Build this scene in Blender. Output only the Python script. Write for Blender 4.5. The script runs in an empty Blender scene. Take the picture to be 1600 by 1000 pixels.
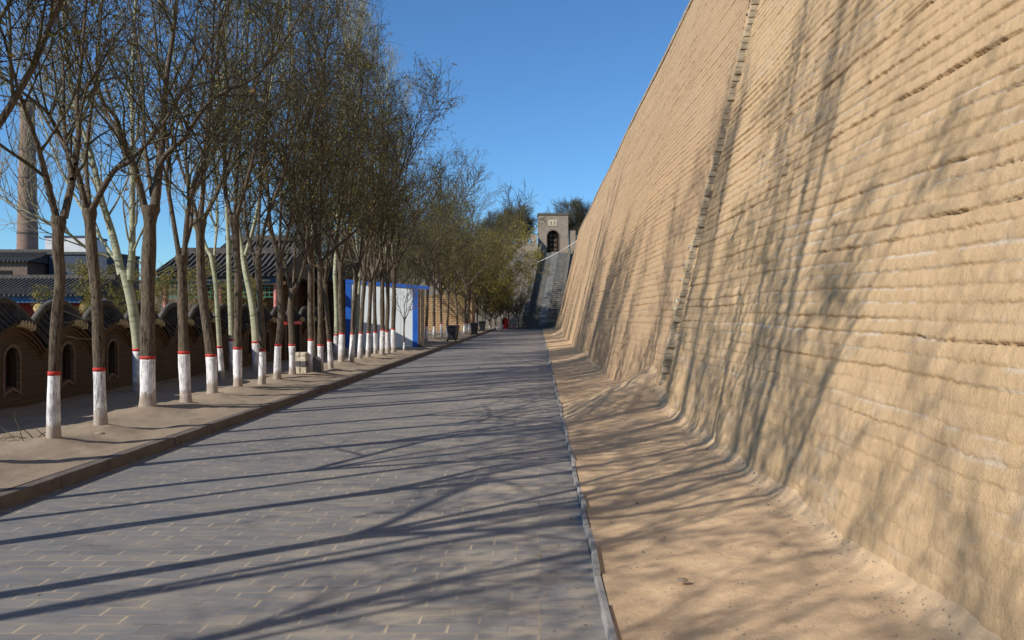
import bpy, bmesh, math, random
import numpy as np
from mathutils import Vector, Matrix, Quaternion
from mathutils.geometry import tessellate_polygon

# ------------------------------------------------------------------ camera, world, sun, exposure
S = bpy.context.scene
F = 1300.0; HX = 842.0; HY = 490.0; H = 1.7          # focal length and vanishing point in pixels of a 1600 px wide picture, eye height
cd = bpy.data.cameras.new('camera'); cam = bpy.data.objects.new('camera', cd); S.collection.objects.link(cam)
cd.sensor_width = 36.0; cd.lens = F / 1600 * 36; cd.shift_x = -42 / 1600; cd.shift_y = -10 / 1600
cd.clip_start = 0.05; cd.clip_end = 6000
cam.location = (0, 0, H); cam.rotation_euler = (math.pi / 2, 0, 0)
cd.dof.use_dof = True; cd.dof.focus_distance = 22; cd.dof.aperture_fstop = 5.0
S.camera = cam
W = bpy.data.worlds.new('World'); S.world = W; W.use_nodes = True
nt = W.node_tree; nt.nodes.clear()
SUN_AZ = Vector((0.812, 0.584, 0)).normalized(); SUN_EL = math.radians(32)
sky = nt.nodes.new('ShaderNodeTexSky'); sky.sky_type = 'NISHITA'; sky.sun_disc = False
sky.sun_elevation = SUN_EL; sky.sun_rotation = math.atan2(-SUN_AZ.x, -SUN_AZ.y)
sky.altitude = 800; sky.air_density = 1.0; sky.dust_density = 0.15; sky.ozone_density = 3.0
bgn = nt.nodes.new('ShaderNodeBackground'); bgn.inputs['Strength'].default_value = 0.10
wo = nt.nodes.new('ShaderNodeOutputWorld')
tint = nt.nodes.new('ShaderNodeMix'); tint.data_type = 'RGBA'; tint.blend_type = 'MULTIPLY'; tint.inputs[0].default_value = 1; tint.inputs[7].default_value = (0.64, 0.99, 1.26, 1)
nt.links.new(sky.outputs[0], tint.inputs[6]); nt.links.new(tint.outputs[2], bgn.inputs[0]); nt.links.new(bgn.outputs[0], wo.inputs[0])
sl = bpy.data.lights.new('sun', 'SUN'); sl.energy = 4.7; sl.angle = math.radians(0.5); sl.color = (1.0, 0.93, 0.84)
so = bpy.data.objects.new('sun', sl); S.collection.objects.link(so)
sd = Vector((SUN_AZ.x * math.cos(SUN_EL), SUN_AZ.y * math.cos(SUN_EL), -math.sin(SUN_EL)))
so.rotation_euler = sd.to_track_quat('-Z', 'Y').to_euler(); so.location = (-30, -20, 40)
S.view_settings.view_transform = 'Standard'; S.view_settings.look = 'None'; S.view_settings.gamma = 1.0
S.view_settings.exposure = 0.22
C = S.collection

# ------------------------------------------------------------------ helpers
def P(px, py, z=0.15):
    y = F * (H - z) / (py - HY); return Vector(((px - HX) * y / F, y, z))
def Q(px, py, y):
    return ((px - HX) * y / F, y, H - (py - HY) * y / F)

def _hash(ix, iy, seed):
    n = (ix.astype(np.int64) * 374761393 + iy.astype(np.int64) * 668265263 + seed * 974634777) & 0xffffffff
    n = ((n ^ (n >> 13)) * 1274126177) & 0xffffffff
    return ((n ^ (n >> 16)) & 0xffff) / 65535.0
def vn(x, y, seed=0):
    x, y = np.broadcast_arrays(np.asarray(x, float), np.asarray(y, float))
    ix = np.floor(x); iy = np.floor(y); fx = x - ix; fy = y - iy
    fx = fx * fx * (3 - 2 * fx); fy = fy * fy * (3 - 2 * fy)
    a = _hash(ix, iy, seed); b = _hash(ix + 1, iy, seed); c = _hash(ix, iy + 1, seed); d = _hash(ix + 1, iy + 1, seed)
    return (a * (1 - fx) + b * fx) * (1 - fy) + (c * (1 - fx) + d * fx) * fy
def fbm(x, y, seed=0, o=4):
    t = 0; a = 0.5; f = 1.0
    for i in range(o):
        an = 0.65 + i * 0.9; c_, s_ = math.cos(an), math.sin(an)
        t = t + a * (vn((x * c_ - y * s_) * f, (x * s_ + y * c_) * f, seed + i * 17) - 0.5) * 2; a *= 0.5; f *= 2.03
    return t
def sst(a, b, x):
    t = np.clip((x - a) / (b - a), 0, 1); return t * t * (3 - 2 * t)

def link(name, me, mat=None, parent=None):
    o = bpy.data.objects.new(name, me); C.objects.link(o)
    if mat is not None:
        for m in (mat if isinstance(mat, (list, tuple)) else [mat]): me.materials.append(m)
    if parent is not None: o.parent = parent
    return o
def tag(o, label=None, cat=None, group=None, kind=None):
    if label: o['label'] = label
    if cat: o['category'] = cat
    if group: o['group'] = group
    if kind: o['kind'] = kind
    return o
def empty(name, loc, label=None, cat=None, group=None):
    o = bpy.data.objects.new(name, None); C.objects.link(o); o.location = loc; o.empty_display_size = 0.2
    return tag(o, label, cat, group)
def np_mesh(name, V, Fq, smooth=True):
    me = bpy.data.meshes.new(name); V = np.asarray(V, np.float32); Fq = np.asarray(Fq, np.int32); k = Fq.shape[1]
    me.vertices.add(len(V)); me.vertices.foreach_set('co', V.ravel())
    me.loops.add(Fq.size); me.loops.foreach_set('vertex_index', Fq.ravel())
    me.polygons.add(len(Fq)); me.polygons.foreach_set('loop_start', np.arange(0, Fq.size, k, dtype=np.int32))
    me.polygons.foreach_set('use_smooth', np.full(len(Fq), smooth))
    me.update(calc_edges=True); me.validate(); return me
def grid_mesh(name, X, Y, Z, smooth=True, flip=False):
    n, m = X.shape; V = np.stack([X, Y, Z], -1).reshape(-1, 3)
    i = np.arange(n * m).reshape(n, m)
    q = np.stack([i[:-1, :-1], i[1:, :-1], i[1:, 1:], i[:-1, 1:]], -1).reshape(-1, 4)
    if flip: q = q[:, ::-1]
    return np_mesh(name, V, q, smooth)
def attr(me, name, arr):
    a = me.attributes.new(name, 'FLOAT', 'POINT'); a.data.foreach_set('value', np.asarray(arr, np.float32).ravel())

class MB:
    """collects shapes, builds ONE mesh object"""
    def __init__(s): s.v = []; s.f = []; s.sm = []; s.mi = []; s.cur = 0
    def add(s, vs, fs, smooth=False):
        n = len(s.v); s.v += [tuple(v) for v in vs]; s.f += [tuple(i + n for i in f) for f in fs]; s.sm += [smooth] * len(fs); s.mi += [s.cur] * len(fs); return s
    def hexa(s, p):       # 8 points: bottom 4 ccw, top 4 ccw
        return s.add(p, [(3, 2, 1, 0), (4, 5, 6, 7), (0, 1, 5, 4), (1, 2, 6, 5), (2, 3, 7, 6), (3, 0, 4, 7)])
    def box(s, x0, x1, y0, y1, z0, z1):
        return s.hexa([(x0, y0, z0), (x1, y0, z0), (x1, y1, z0), (x0, y1, z0), (x0, y0, z1), (x1, y0, z1), (x1, y1, z1), (x0, y1, z1)])
    def obox(s, c, sx, sy, sz, rz=0, taper=1.0):
        cs, sn = math.cos(rz), math.sin(rz); pts = []
        for k, t in ((0, 1), (1, taper)):
            for a, b in ((-1, -1), (1, -1), (1, 1), (-1, 1)):
                x = a * sx / 2 * t; y = b * sy / 2 * t
                pts.append((c[0] + x * cs - y * sn, c[1] + x * sn + y * cs, c[2] + k * sz))
        return s.hexa(pts)
    def tube(s, pts, r, n=8, smooth=True, cap=True):
        pts = [Vector(p) for p in pts]; rs = r if isinstance(r, (list, tuple)) else [r] * len(pts); vs = []
        ref = None
        for i, p in enumerate(pts):
            t = (pts[min(i + 1, len(pts) - 1)] - pts[max(i - 1, 0)]).normalized()
            if ref is None: ref = t.orthogonal()
            u = (ref - t * ref.dot(t)).normalized(); ref = u; w = t.cross(u)
            for k in range(n):
                a = 2 * math.pi * k / n; vs.append(p + (u * math.cos(a) + w * math.sin(a)) * rs[i])
        fs = [(i * n + k, i * n + (k + 1) % n, (i + 1) * n + (k + 1) % n, (i + 1) * n + k) for i in range(len(pts) - 1) for k in range(n)]
        s.add(vs, fs, smooth)
        if cap: s.add(vs[:n], [tuple(range(n))[::-1]]); s.add(vs[-n:], [tuple(range(n))])
        return s
    def lathe(s, c, prof, n=16, smooth=True):
        vs = []
        for r, z in prof:
            for k in range(n):
                a = 2 * math.pi * k / n; vs.append((c[0] + r * math.cos(a), c[1] + r * math.sin(a), c[2] + z))
        fs = [(i * n + k, i * n + (k + 1) % n, (i + 1) * n + (k + 1) % n, (i + 1) * n + k) for i in range(len(prof) - 1) for k in range(n)]
        return s.add(vs, fs, smooth)
    def holed(s, outer, holes, fn, depth):
        """flat wall face with holes plus the jambs; fn(u,v,d) -> point"""
        polys = [[Vector((u, v, 0)) for u, v in outer]] + [[Vector((u, v, 0)) for u, v in h] for h in holes]
        flat = [p for q in polys for p in q]; tris = tessellate_polygon(polys)
        fs = []
        for t in tris:
            a, b, c = (flat[i] for i in t)
            if (b - a).cross(c - a).z < 0: t = (t[0], t[2], t[1])
            fs.append(t)
        s.add([fn(p.x, p.y, 0) for p in flat], fs)
        for h in holes:
            n = len(h); vs = [fn(u, v, 0) for u, v in h] + [fn(u, v, depth) for u, v in h]
            s.add(vs, [(k, (k + 1) % n, n + (k + 1) % n, n + k) for k in range(n)])
        return s
    def build(s, name, mat, parent=None, bevel=0):
        me = bpy.data.meshes.new(name); me.from_pydata(s.v, [], s.f)
        me.polygons.foreach_set('use_smooth', s.sm)
        if any(s.mi): pass
        me.update(); o = link(name, me, mat, parent)
        if any(s.mi): me.polygons.foreach_set('material_index', s.mi)
        if bevel:
            b = o.modifiers.new('bevel', 'BEVEL'); b.width = bevel; b.segments = 2; b.limit_method = 'ANGLE'
        return o

# ------------------------------------------------------------------ materials
class NT:
    def __init__(s, name, rough=0.9, spec=0.25):
        s.m = bpy.data.materials.new(name); s.m.use_nodes = True; s.t = s.m.node_tree; s.n = s.t.nodes
        s.b = s.n['Principled BSDF']; s.b.inputs['Roughness'].default_value = rough; s.b.inputs['Specular IOR Level'].default_value = spec
        s.tc = s.n.new('ShaderNodeTexCoord'); s.co = s.tc.outputs['Object']
    def map(s, scale=(1, 1, 1), src=None, rot=(0, 0, 0)):
        m = s.n.new('ShaderNodeMapping'); m.inputs['Scale'].default_value = scale; m.inputs['Rotation'].default_value = rot
        s.t.links.new(src or s.co, m.inputs[0]); return m.outputs[0]
    def noise(s, scale, detail=5, rough=0.55, src=None, dist=0):
        n = s.n.new('ShaderNodeTexNoise'); n.inputs['Scale'].default_value = scale; n.inputs['Detail'].default_value = detail
        n.inputs['Roughness'].default_value = rough; n.inputs['Distortion'].default_value = dist
        s.t.links.new(src or s.co, n.inputs['Vector']); return n.outputs['Fac']
    def ramp(s, src, stops):
        r = s.n.new('ShaderNodeValToRGB'); e = r.color_ramp.elements
        while len(e) < len(stops): e.new(0.5)
        for i, (p, c) in enumerate(stops):
            e[i].position = p; e[i].color = (c, c, c, 1) if not isinstance(c, tuple) else c + (1,)
        s.t.links.new(src, r.inputs[0]); return r.outputs[0]
    def mix(s, fac, a, b, mode='MIX'):
        m = s.n.new('ShaderNodeMix'); m.data_type = 'RGBA'; m.blend_type = mode
        for k, v in ((0, fac), (6, a), (7, b)):
            if isinstance(v, (int, float)): m.inputs[k].default_value = v if k == 0 else (v, v, v, 1)
            elif isinstance(v, tuple): m.inputs[k].default_value = v + (1,)
            else: s.t.links.new(v, m.inputs[k])
        return m.outputs[2]
    def math(s, op, a, b=0.0):
        m = s.n.new('ShaderNodeMath'); m.operation = op
        for k, v in ((0, a), (1, b)):
            if isinstance(v, (int, float)): m.inputs[k].default_value = v
            else: s.t.links.new(v, m.inputs[k])
        return m.outputs[0]
    def attr(s, name):
        a = s.n.new('ShaderNodeAttribute'); a.attribute_name = name; return a.outputs['Fac']
    def brick(s, w, h, mortar=0.01, src=None, c1=(1, 1, 1), c2=(0.8, 0.8, 0.8), cm=(0, 0, 0), offset=0.5, smooth=0.1):
        b = s.n.new('ShaderNodeTexBrick'); b.inputs['Scale'].default_value = 1; b.inputs['Brick Width'].default_value = w
        b.inputs['Row Height'].default_value = h; b.inputs['Mortar Size'].default_value = mortar; b.offset = offset
        b.inputs['Mortar Smooth'].default_value = smooth
        b.inputs['Color1'].default_value = c1 + (1,); b.inputs['Color2'].default_value = c2 + (1,); b.inputs['Mortar'].default_value = cm + (1,)
        s.t.links.new(src or s.co, b.inputs[0]); return b
    def col(s, c):
        if isinstance(c, tuple): s.b.inputs['Base Color'].default_value = c + (1,)
        else: s.t.links.new(c, s.b.inputs['Base Color'])
        return s
    def bump(s, h, strength=0.5, dist=0.01):
        b = s.n.new('ShaderNodeBump'); b.inputs['Strength'].default_value = strength; b.inputs['Distance'].default_value = dist
        s.t.links.new(h, b.inputs['Height']); s.t.links.new(b.outputs[0], s.b.inputs['Normal']); return s
    def rough(s, src): s.t.links.new(src, s.b.inputs['Roughness']); return s

def simple(name, c, var=0.25, scale=6, rough=0.85, bump=0.3, spec=0.25):
    t = NT(name, rough, spec); n = t.noise(scale, 6)
    lo = tuple(x * (1 - var) for x in c); hi = tuple(min(1, x * (1 + var)) for x in c)
    t.col(t.ramp(n, [(0.3, lo), (0.7, hi)]))
    if bump: t.bump(t.noise(scale * 8, 5), bump, 0.01)
    return t.m

def swz(t, order):     # swizzle coordinates so that a brick texture lies on a vertical face
    sp = t.n.new('ShaderNodeSeparateXYZ'); cb = t.n.new('ShaderNodeCombineXYZ'); t.t.links.new(t.co, sp.inputs[0])
    for i, k in enumerate(order): t.t.links.new(sp.outputs['XYZ'.index(k)], cb.inputs[i])
    return cb.outputs[0]

def rammed(name, base, pale, dark):
    t = NT(name, 0.95, 0.1)
    n1 = t.noise(0.9, 6); n2 = t.noise(14, 8, 0.7, t.map((1, 1, 0.5))); n3 = t.noise(90, 4, 0.6)
    c = t.mix(t.ramp(n1, [(0.3, 0.0), (0.7, 1.0)]), base, dark)
    c = t.mix(t.ramp(n2, [(0.38, 0.45), (0.62, 0.0)]), c, tuple(x * 0.72 for x in base))
    c = t.mix(t.ramp(n2, [(0.56, 0.0), (0.75, 0.4)]), c, tuple(min(1, x * 1.18) for x in base))
    c = t.mix(t.ramp(n3, [(0.32, 0.35), (0.5, 0.0)]), c, tuple(x * 0.55 for x in base))
    tone = t.attr('tone'); c = t.mix(t.math('MULTIPLY', tone, 0.35), c, tuple(x * 0.78 for x in base))
    lime = t.attr('lime'); c = t.mix(lime, c, pale)
    t.col(c); t.bump(t.math('ADD', t.math('MULTIPLY', n2, 0.8), t.math('MULTIPLY', n3, 0.35)), 1.0, 0.03); return t.m
M = {}
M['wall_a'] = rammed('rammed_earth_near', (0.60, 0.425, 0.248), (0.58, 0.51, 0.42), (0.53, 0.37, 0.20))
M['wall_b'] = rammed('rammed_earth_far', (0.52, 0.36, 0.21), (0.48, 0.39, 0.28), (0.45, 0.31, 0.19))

def mat_road():
    t = NT('grey_brick_paving', 0.6, 0.4); co = t.map()
    dis = t.noise(3, 3)
    b = t.brick(0.33, 0.13, 0.006, c1=(0.170, 0.168, 0.165), c2=(0.122, 0.122, 0.124), cm=(0.055, 0.052, 0.05), smooth=0.3)
    bj = t.brick(0.33, 0.13, 0.011, c1=(0, 0, 0), c2=(0, 0, 0), cm=(1, 1, 1), smooth=0.5)
    n = t.noise(1.1, 6, 0.6, t.map((0.5, 1.4, 1))); n2 = t.noise(9, 7, 0.65, t.map((0.35, 2.2, 1))); n3 = t.noise(60, 4)
    c = t.mix(t.ramp(n2, [(0.35, 0.0), (0.65, 0.55)]), b.outputs['Color'], (0.21, 0.205, 0.195))
    # pale sand lies in the lengthwise joints
    sandy = t.ramp(t.noise(2.2, 4), [(0.38, 0.12), (0.62, 1.0)])
    sp = t.n.new('ShaderNodeSeparateXYZ'); t.t.links.new(t.co, sp.inputs[0])
    fr = t.math('FRACT', t.math('DIVIDE', sp.outputs[1], 0.13)); fr = t.math('ABSOLUTE', t.math('SUBTRACT', fr, 0.5))
    cross = t.ramp(fr, [(0.455, 1.0), (0.475, 0.30)])
    c = t.mix(t.math('MULTIPLY', t.math('MULTIPLY', bj.outputs['Color'], sandy), cross), c, (0.45, 0.36, 0.245))
    edge = t.ramp(t.math('MULTIPLY', t.math('ADD', sp.outputs[0], 3.2), 0.33), [(0.0, 0.0), (0.6, 0.22), (1.0, 0.62)])
    dust = t.math('ADD', t.ramp(t.noise(2.6, 7, 0.7, t.map((0.6, 1.5, 1))), [(0.46, 0.0), (0.60, 0.9)]), 0.0)
    fac = t.math('MULTIPLY', dust, t.math('ADD', edge, 0.25)); fac = t.math('ADD', fac, t.math('MULTIPLY', edge, 0.35))
    c = t.mix(fac, c, (0.37, 0.31, 0.225))
    t.col(c); t.rough(t.ramp(n, [(0.3, 0.55), (0.7, 0.8)]))
    t.bump(t.math('ADD', t.math('MULTIPLY', b.outputs['Fac'], -0.5), t.math('MULTIPLY', n3, 0.25)), 0.5, 0.008); return t.m
M['road'] = mat_road()
def mat_edge():
    t = NT('dusty_edge_slabs', 0.75, 0.3)
    b = t.brick(0.75, 0.6, 0.008, c1=(0.20, 0.195, 0.19), c2=(0.16, 0.157, 0.155), cm=(0.30, 0.24, 0.16))
    n = t.noise(4, 7, 0.65, t.map((0.8, 1.6, 1)))
    c = t.mix(t.ramp(n, [(0.4, 0.0), (0.62, 0.75)]), b.outputs['Color'], (0.36, 0.30, 0.215))
    t.col(c); t.bump(t.noise(50, 4), 0.4, 0.006); return t.m
M['edge'] = mat_edge()
def mat_dirt(name, a, b_, speck=0.5, sc=1.0):
    t = NT(name, 0.95, 0.1); n = t.noise(1.3 * sc, 7, 0.6); n2 = t.noise(22, 6, 0.7); n3 = t.noise(120, 3)
    c = t.mix(t.ramp(n, [(0.35, 0.0), (0.65, 1.0)]), a, b_)
    c = t.mix(t.ramp(n2, [(0.3, 0.35), (0.55, 0.0)]), c, tuple(x * 0.7 for x in a))
    c = t.mix(t.ramp(n3, [(0.28, speck), (0.42, 0.0)]), c, tuple(x * 0.35 for x in a))
    c = t.mix(t.ramp(n3, [(0.66, 0.0), (0.76, speck)]), c, tuple(min(1, x * 1.5) for x in a))
    t.col(c); t.bump(t.math('ADD', t.math('MULTIPLY', n2, 0.6), t.math('MULTIPLY', n3, 0.3)), 0.7, 0.02); return t.m
M['sand'] = mat_dirt('tan_dirt', (0.61, 0.43, 0.255), (0.54, 0.385, 0.23))
M['soil'] = mat_dirt('grey_brown_soil', (0.27, 0.22, 0.16), (0.335, 0.262, 0.188))
M['ground'] = mat_dirt('far_ground', (0.22, 0.18, 0.13), (0.27, 0.22, 0.16))
def mat_kerb(name, c):
    t = NT(name, 0.85, 0.2); b = t.brick(0.9, 5.0, 0.008, src=swz(t, 'YXZ'), c1=c, c2=tuple(x * 0.85 for x in c), cm=tuple(x * 0.4 for x in c))
    c2 = t.mix(t.ramp(t.noise(5, 7, 0.7), [(0.4, 0.0), (0.7, 0.6)]), b.outputs['Color'], tuple(min(1, x * 1.5) for x in c))
    t.col(c2); t.bump(t.noise(40, 5), 0.5, 0.01); return t.m
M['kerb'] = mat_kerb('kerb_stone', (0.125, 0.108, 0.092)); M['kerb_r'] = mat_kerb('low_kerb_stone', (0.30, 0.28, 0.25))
def mat_bark(name, c, crack, sz=0.14):
    t = NT(name, 0.95, 0.1); v = t.map((1, 1, sz)); n = t.noise(48, 8, 0.72, v, 0.8)
    col = t.ramp(n, [(0.40, crack), (0.50, c), (0.7, tuple(x * 1.7 for x in c))])
    t.col(col); t.bump(n, 0.9, 0.02); return t.m
M['bark'] = mat_bark('dark_bark', (0.125, 0.100, 0.072), (0.032, 0.026, 0.02))
def mat_poplar():
    t = NT('poplar_bark', 0.8, 0.2); v = t.map((1, 1, 4.5)); n = t.noise(5, 5, 0.6, v); n2 = t.noise(1.5, 4)
    col = t.ramp(n, [(0.30, (0.05, 0.045, 0.03)), (0.38, (0.30, 0.30, 0.20)), (0.6, (0.42, 0.42, 0.30))])
    col = t.mix(t.ramp(n2, [(0.35, 0.0), (0.7, 0.5)]), col, (0.24, 0.27, 0.14)); t.col(col); t.bump(n, 0.3, 0.01); return t.m
M['poplar'] = mat_poplar()
M['twig'] = simple('dark_twigs', (0.08, 0.070, 0.038), 0.3, 3, 0.9, 0)
M['twig_pale'] = simple('pale_twigs', (0.27, 0.25, 0.165), 0.3, 3, 0.9, 0)
def mat_leaf(name, a, b_, c_):
    t = NT(name, 0.7, 0.2); n = t.noise(1.6, 3); n2 = t.noise(17, 2)
    col = t.mix(t.ramp(n, [(0.42, 0.0), (0.6, 1.0)]), a, b_); col = t.mix(t.ramp(n2, [(0.5, 0.0), (0.6, 1.0)]), col, c_)
    t.col(col); return t.m
M['leaf'] = mat_leaf('spring_buds', (0.16, 0.17, 0.04), (0.22, 0.12, 0.045), (0.12, 0.14, 0.035))
M['leaf_mid'] = mat_leaf('yellow_green_buds', (0.22, 0.21, 0.05), (0.24, 0.145, 0.05), (0.15, 0.165, 0.04))
M['leaf_olive'] = mat_leaf('olive_leaves', (0.28, 0.25, 0.05), (0.20, 0.19, 0.045), (0.32, 0.25, 0.06))
M['leaf_grey'] = mat_leaf('winter_leaves', (0.075, 0.07, 0.045), (0.10, 0.085, 0.05), (0.06, 0.055, 0.035))
def per_tree(t):      # every tree gets its own part of the pattern
    oi = t.n.new('ShaderNodeObjectInfo'); vm = t.n.new('ShaderNodeVectorMath'); vm.operation = 'MULTIPLY_ADD'
    cb = t.n.new('ShaderNodeCombineXYZ')
    for k in range(2): t.t.links.new(oi.outputs['Random'], cb.inputs[k])
    t.t.links.new(cb.outputs[0], vm.inputs[0]); vm.inputs[1].default_value = (37, 23, 0); t.t.links.new(t.tc.outputs['Object'], vm.inputs[2]); t.co = vm.outputs[0]
def mat_white():
    t = NT('whitewash', 0.9, 0.15); per_tree(t); v = t.map((1, 1, 0.13)); n = t.noise(34, 6, 0.65, v, 0.3); n2 = t.noise(4, 4)
    n = t.noise(60, 8, 0.75, v, 0.5); col = t.ramp(n, [(0.36, (0.13, 0.12, 0.10)), (0.47, (0.72, 0.72, 0.72)), (0.6, (0.88, 0.88, 0.89))])
    col = t.mix(t.ramp(n2, [(0.45, 0.0), (0.75, 0.75)]), col, t.ramp(n, [(0.45, (0.16, 0.15, 0.13)), (0.62, (0.6, 0.6, 0.6))]))
    sp = t.n.new('ShaderNodeSeparateXYZ'); t.t.links.new(t.co, sp.inputs[0])
    splash = t.ramp(t.math('SUBTRACT', t.math('ADD', sp.outputs[2], 0.0), t.math('MULTIPLY', t.noise(9, 4), 0.35)), [(0.0, 0.8), (0.12, 0.0)])
    col = t.mix(splash, col, (0.30, 0.235, 0.17))
    t.col(col); t.bump(n, 0.8, 0.012); return t.m
M['white'] = mat_white()
def mat_band():
    t = NT('red_paint_band', 0.7, 0.3); per_tree(t); n = t.noise(26, 6, 0.7, t.map((1, 1, 0.5)))
    t.col(t.ramp(n, [(0.34, (0.14, 0.09, 0.07)), (0.42, (0.42, 0.03, 0.025)), (0.7, (0.60, 0.045, 0.035))])); t.bump(n, 0.5, 0.01); return t.m
M['redband'] = mat_band()
def mat_brick(name, c1, c2, cm, w=0.3, h=0.09, order='YZX', mort=0.008, stain=(0.1, 0.09, 0.07), st=0.4):
    t = NT(name, 0.9, 0.15); b = t.brick(w, h, mort, src=swz(t, order), c1=c1, c2=c2, cm=cm)
    c = t.mix(t.ramp(t.noise(1.2, 7, 0.65), [(0.45, 0.0), (0.75, st)]), b.outputs['Color'], stain)
    c = t.mix(t.ramp(t.noise(25, 4), [(0.4, 0.3), (0.6, 0.0)]), c, tuple(x * 0.6 for x in c1))
    t.col(c); t.bump(t.math('ADD', t.math('MULTIPLY', b.outputs['Fac'], -0.7), t.math('MULTIPLY', t.noise(40, 4), 0.4)), 0.6, 0.012); return t.m
M['gbrick'] = mat_brick('garden_wall_brick', (0.08, 0.06, 0.044), (0.105, 0.076, 0.052), (0.07, 0.055, 0.04), 0.28, 0.065)
M['tbrick'] = mat_brick('tan_brick', (0.52, 0.36, 0.20), (0.42, 0.28, 0.15), (0.16, 0.10, 0.06), 0.5, 0.2, 'XZY', mort=0.025)
M['city_x'] = mat_brick('city_wall_brick', (0.19, 0.17, 0.135), (0.145, 0.13, 0.105), (0.09, 0.08, 0.07), 0.42, 0.12, 'XZY', 0.012)
M['tower'] = mat_brick('tower_brick', (0.42, 0.34, 0.25), (0.33, 0.265, 0.195), (0.17, 0.14, 0.105), 0.42, 0.12, 'XZY', 0.014)
M['seambrick'] = simple('seam_bricks', (0.34, 0.28, 0.195), 0.45, 9, 0.9, 0.5)
M['step'] = simple('worn_stair_bricks', (0.19, 0.18, 0.155), 0.35, 2.5, 0.9, 0.5)
M['ramp'] = simple('stone_ramp', (0.14, 0.14, 0.125), 0.3, 1.4, 0.9, 0.5)
M['tile'] = simple('grey_roof_tile', (0.085, 0.078, 0.068), 0.4, 5, 0.8, 0.4)
M['cap'] = simple('old_cap_tile', (0.058, 0.053, 0.046), 0.6, 7, 0.85, 0.5)
M['leaf_litter'] = simple('dry_leaf_litter', (0.22, 0.15, 0.08), 0.5, 20, 0.9, 0)
M['dark'] = simple('dark_opening', (0.012, 0.011, 0.01), 0.2, 4, 0.9, 0)
M['wood'] = simple('old_wood', (0.10, 0.06, 0.035), 0.3, 8, 0.8, 0.4)
M['blue'] = simple('blue_paint', (0.018, 0.12, 0.52), 0.2, 2, 0.5, 0.1, 0.4)
M['board'] = simple('pale_board', (0.74, 0.80, 0.80), 0.05, 0.8, 0.6, 0.1)
M['green'] = simple('green_paint', (0.03, 0.20, 0.14), 0.35, 12, 0.6, 0.2)
M['teal'] = simple('painted_beam_blue', (0.03, 0.10, 0.22), 0.6, 14, 0.6, 0.2)
M['cream'] = simple('cream_paint', (0.55, 0.47, 0.30), 0.2, 9, 0.6, 0.2)
M['pink'] = simple('faded_red_column', (0.50, 0.20, 0.18), 0.25, 6, 0.7, 0.2)
M['red'] = simple('red_lacquer', (0.22, 0.025, 0.02), 0.3, 6, 0.6, 0.2)
M['redbright'] = simple('bright_red_paint', (0.60, 0.02, 0.02), 0.12, 6, 0.5, 0.1, 0.4)
M['plastic'] = simple('black_bin_plastic', (0.02, 0.021, 0.024), 0.3, 6, 0.45, 0.2, 0.4)
M['chimney'] = mat_brick('chimney_brick', (0.30, 0.20, 0.15), (0.24, 0.16, 0.12), (0.2, 0.15, 0.12), 1.0, 0.3, 'XZY', 0.03)
M['iron'] = simple('iron_ring', (0.07, 0.065, 0.06), 0.3, 6, 0.7, 0)
M['plaster'] = simple('white_plaster', (0.55, 0.56, 0.57), 0.1, 0.6, 0.9, 0.1)
M['slate'] = simple('dark_blue_sheet', (0.04, 0.055, 0.085), 0.2, 0.8, 0.6, 0.1)
M['brownbrick'] = mat_brick('old_house_brick', (0.17, 0.13, 0.10), (0.22, 0.16, 0.12), (0.12, 0.10, 0.08), 0.3, 0.1, 'XZY')
M['lantern'] = simple('faded_lantern_silk', (0.42, 0.30, 0.13), 0.3, 12, 0.8, 0.2)
M['marble'] = simple('pale_stone_block', (0.50, 0.45, 0.34), 0.4, 14, 0.8, 0.5)
M['darkstone'] = simple('dark_stone', (0.10, 0.10, 0.10), 0.3, 8, 0.85, 0.5)
M['pinkstone'] = simple('pink_stone', (0.40, 0.24, 0.21), 0.2, 5, 0.85, 0.3)
M['cable'] = simple('white_cable', (0.7, 0.68, 0.62), 0.05, 3, 0.6, 0)
M['brownpost'] = simple('brown_sheet_post', (0.09, 0.065, 0.05), 0.25, 6, 0.7, 0.2)

# ------------------------------------------------------------------ ground, road, kerbs, berms
XR = 0.36; XL = -4.65; XW = 2.0; YEND = 92.0
me = grid_mesh('ground', *np.meshgrid(np.array([-3000, -300, -60, -8.9, 0, 6, 60, 300, 3000.]), np.array([-300, -40, 0, 40, 91.0, 140, 400, 5000.]), indexing='ij'), np.zeros((9, 8)) - 0.06)
tag(link('ground', me, M['ground']), kind='structure')
def sheet(name, x0, x1, y0, y1, z, mat, n=60):
    ys = np.linspace(y0, y1, n); X, Y = np.meshgrid(np.array([x0, (x0 + x1) / 2, x1]), ys, indexing='ij')
    o = link(name, grid_mesh(name, X, Y, np.full(X.shape, z)), mat); return tag(o, kind='structure')
sheet('road', XL, 0.002, -30, YEND, 0.0, M['road']); sheet('road_edge', 0.0, XR, -30, YEND, 0.002, M['edge'])

TREES = []   # (x, y) of trunks, used for the small mounds of soil
def gz(x, y):
    """height of the tree strip"""
    x = np.asarray(x, float); y = np.asarray(y, float)
    z = 0.125 + 0.06 * sst(-4.8, -6.2, x) * (0.6 + 0.4 * fbm(x * 0.7, y * 0.5, 3)) + 0.045 * fbm(x * 1.5, y * 1.1, 5) * sst(-4.78, -5.1, x) + 0.014 * fbm(x * 6, y * 6, 8) * sst(-4.78, -4.95, x)
    for tx, ty in TREES:
        z = z + 0.085 * np.exp(-((x - tx) ** 2 + ((y - ty) * 1.15) ** 2) / 0.18) * sst(-4.8, -5.1, x)
    return z
KERBTOP = 0.125
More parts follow.
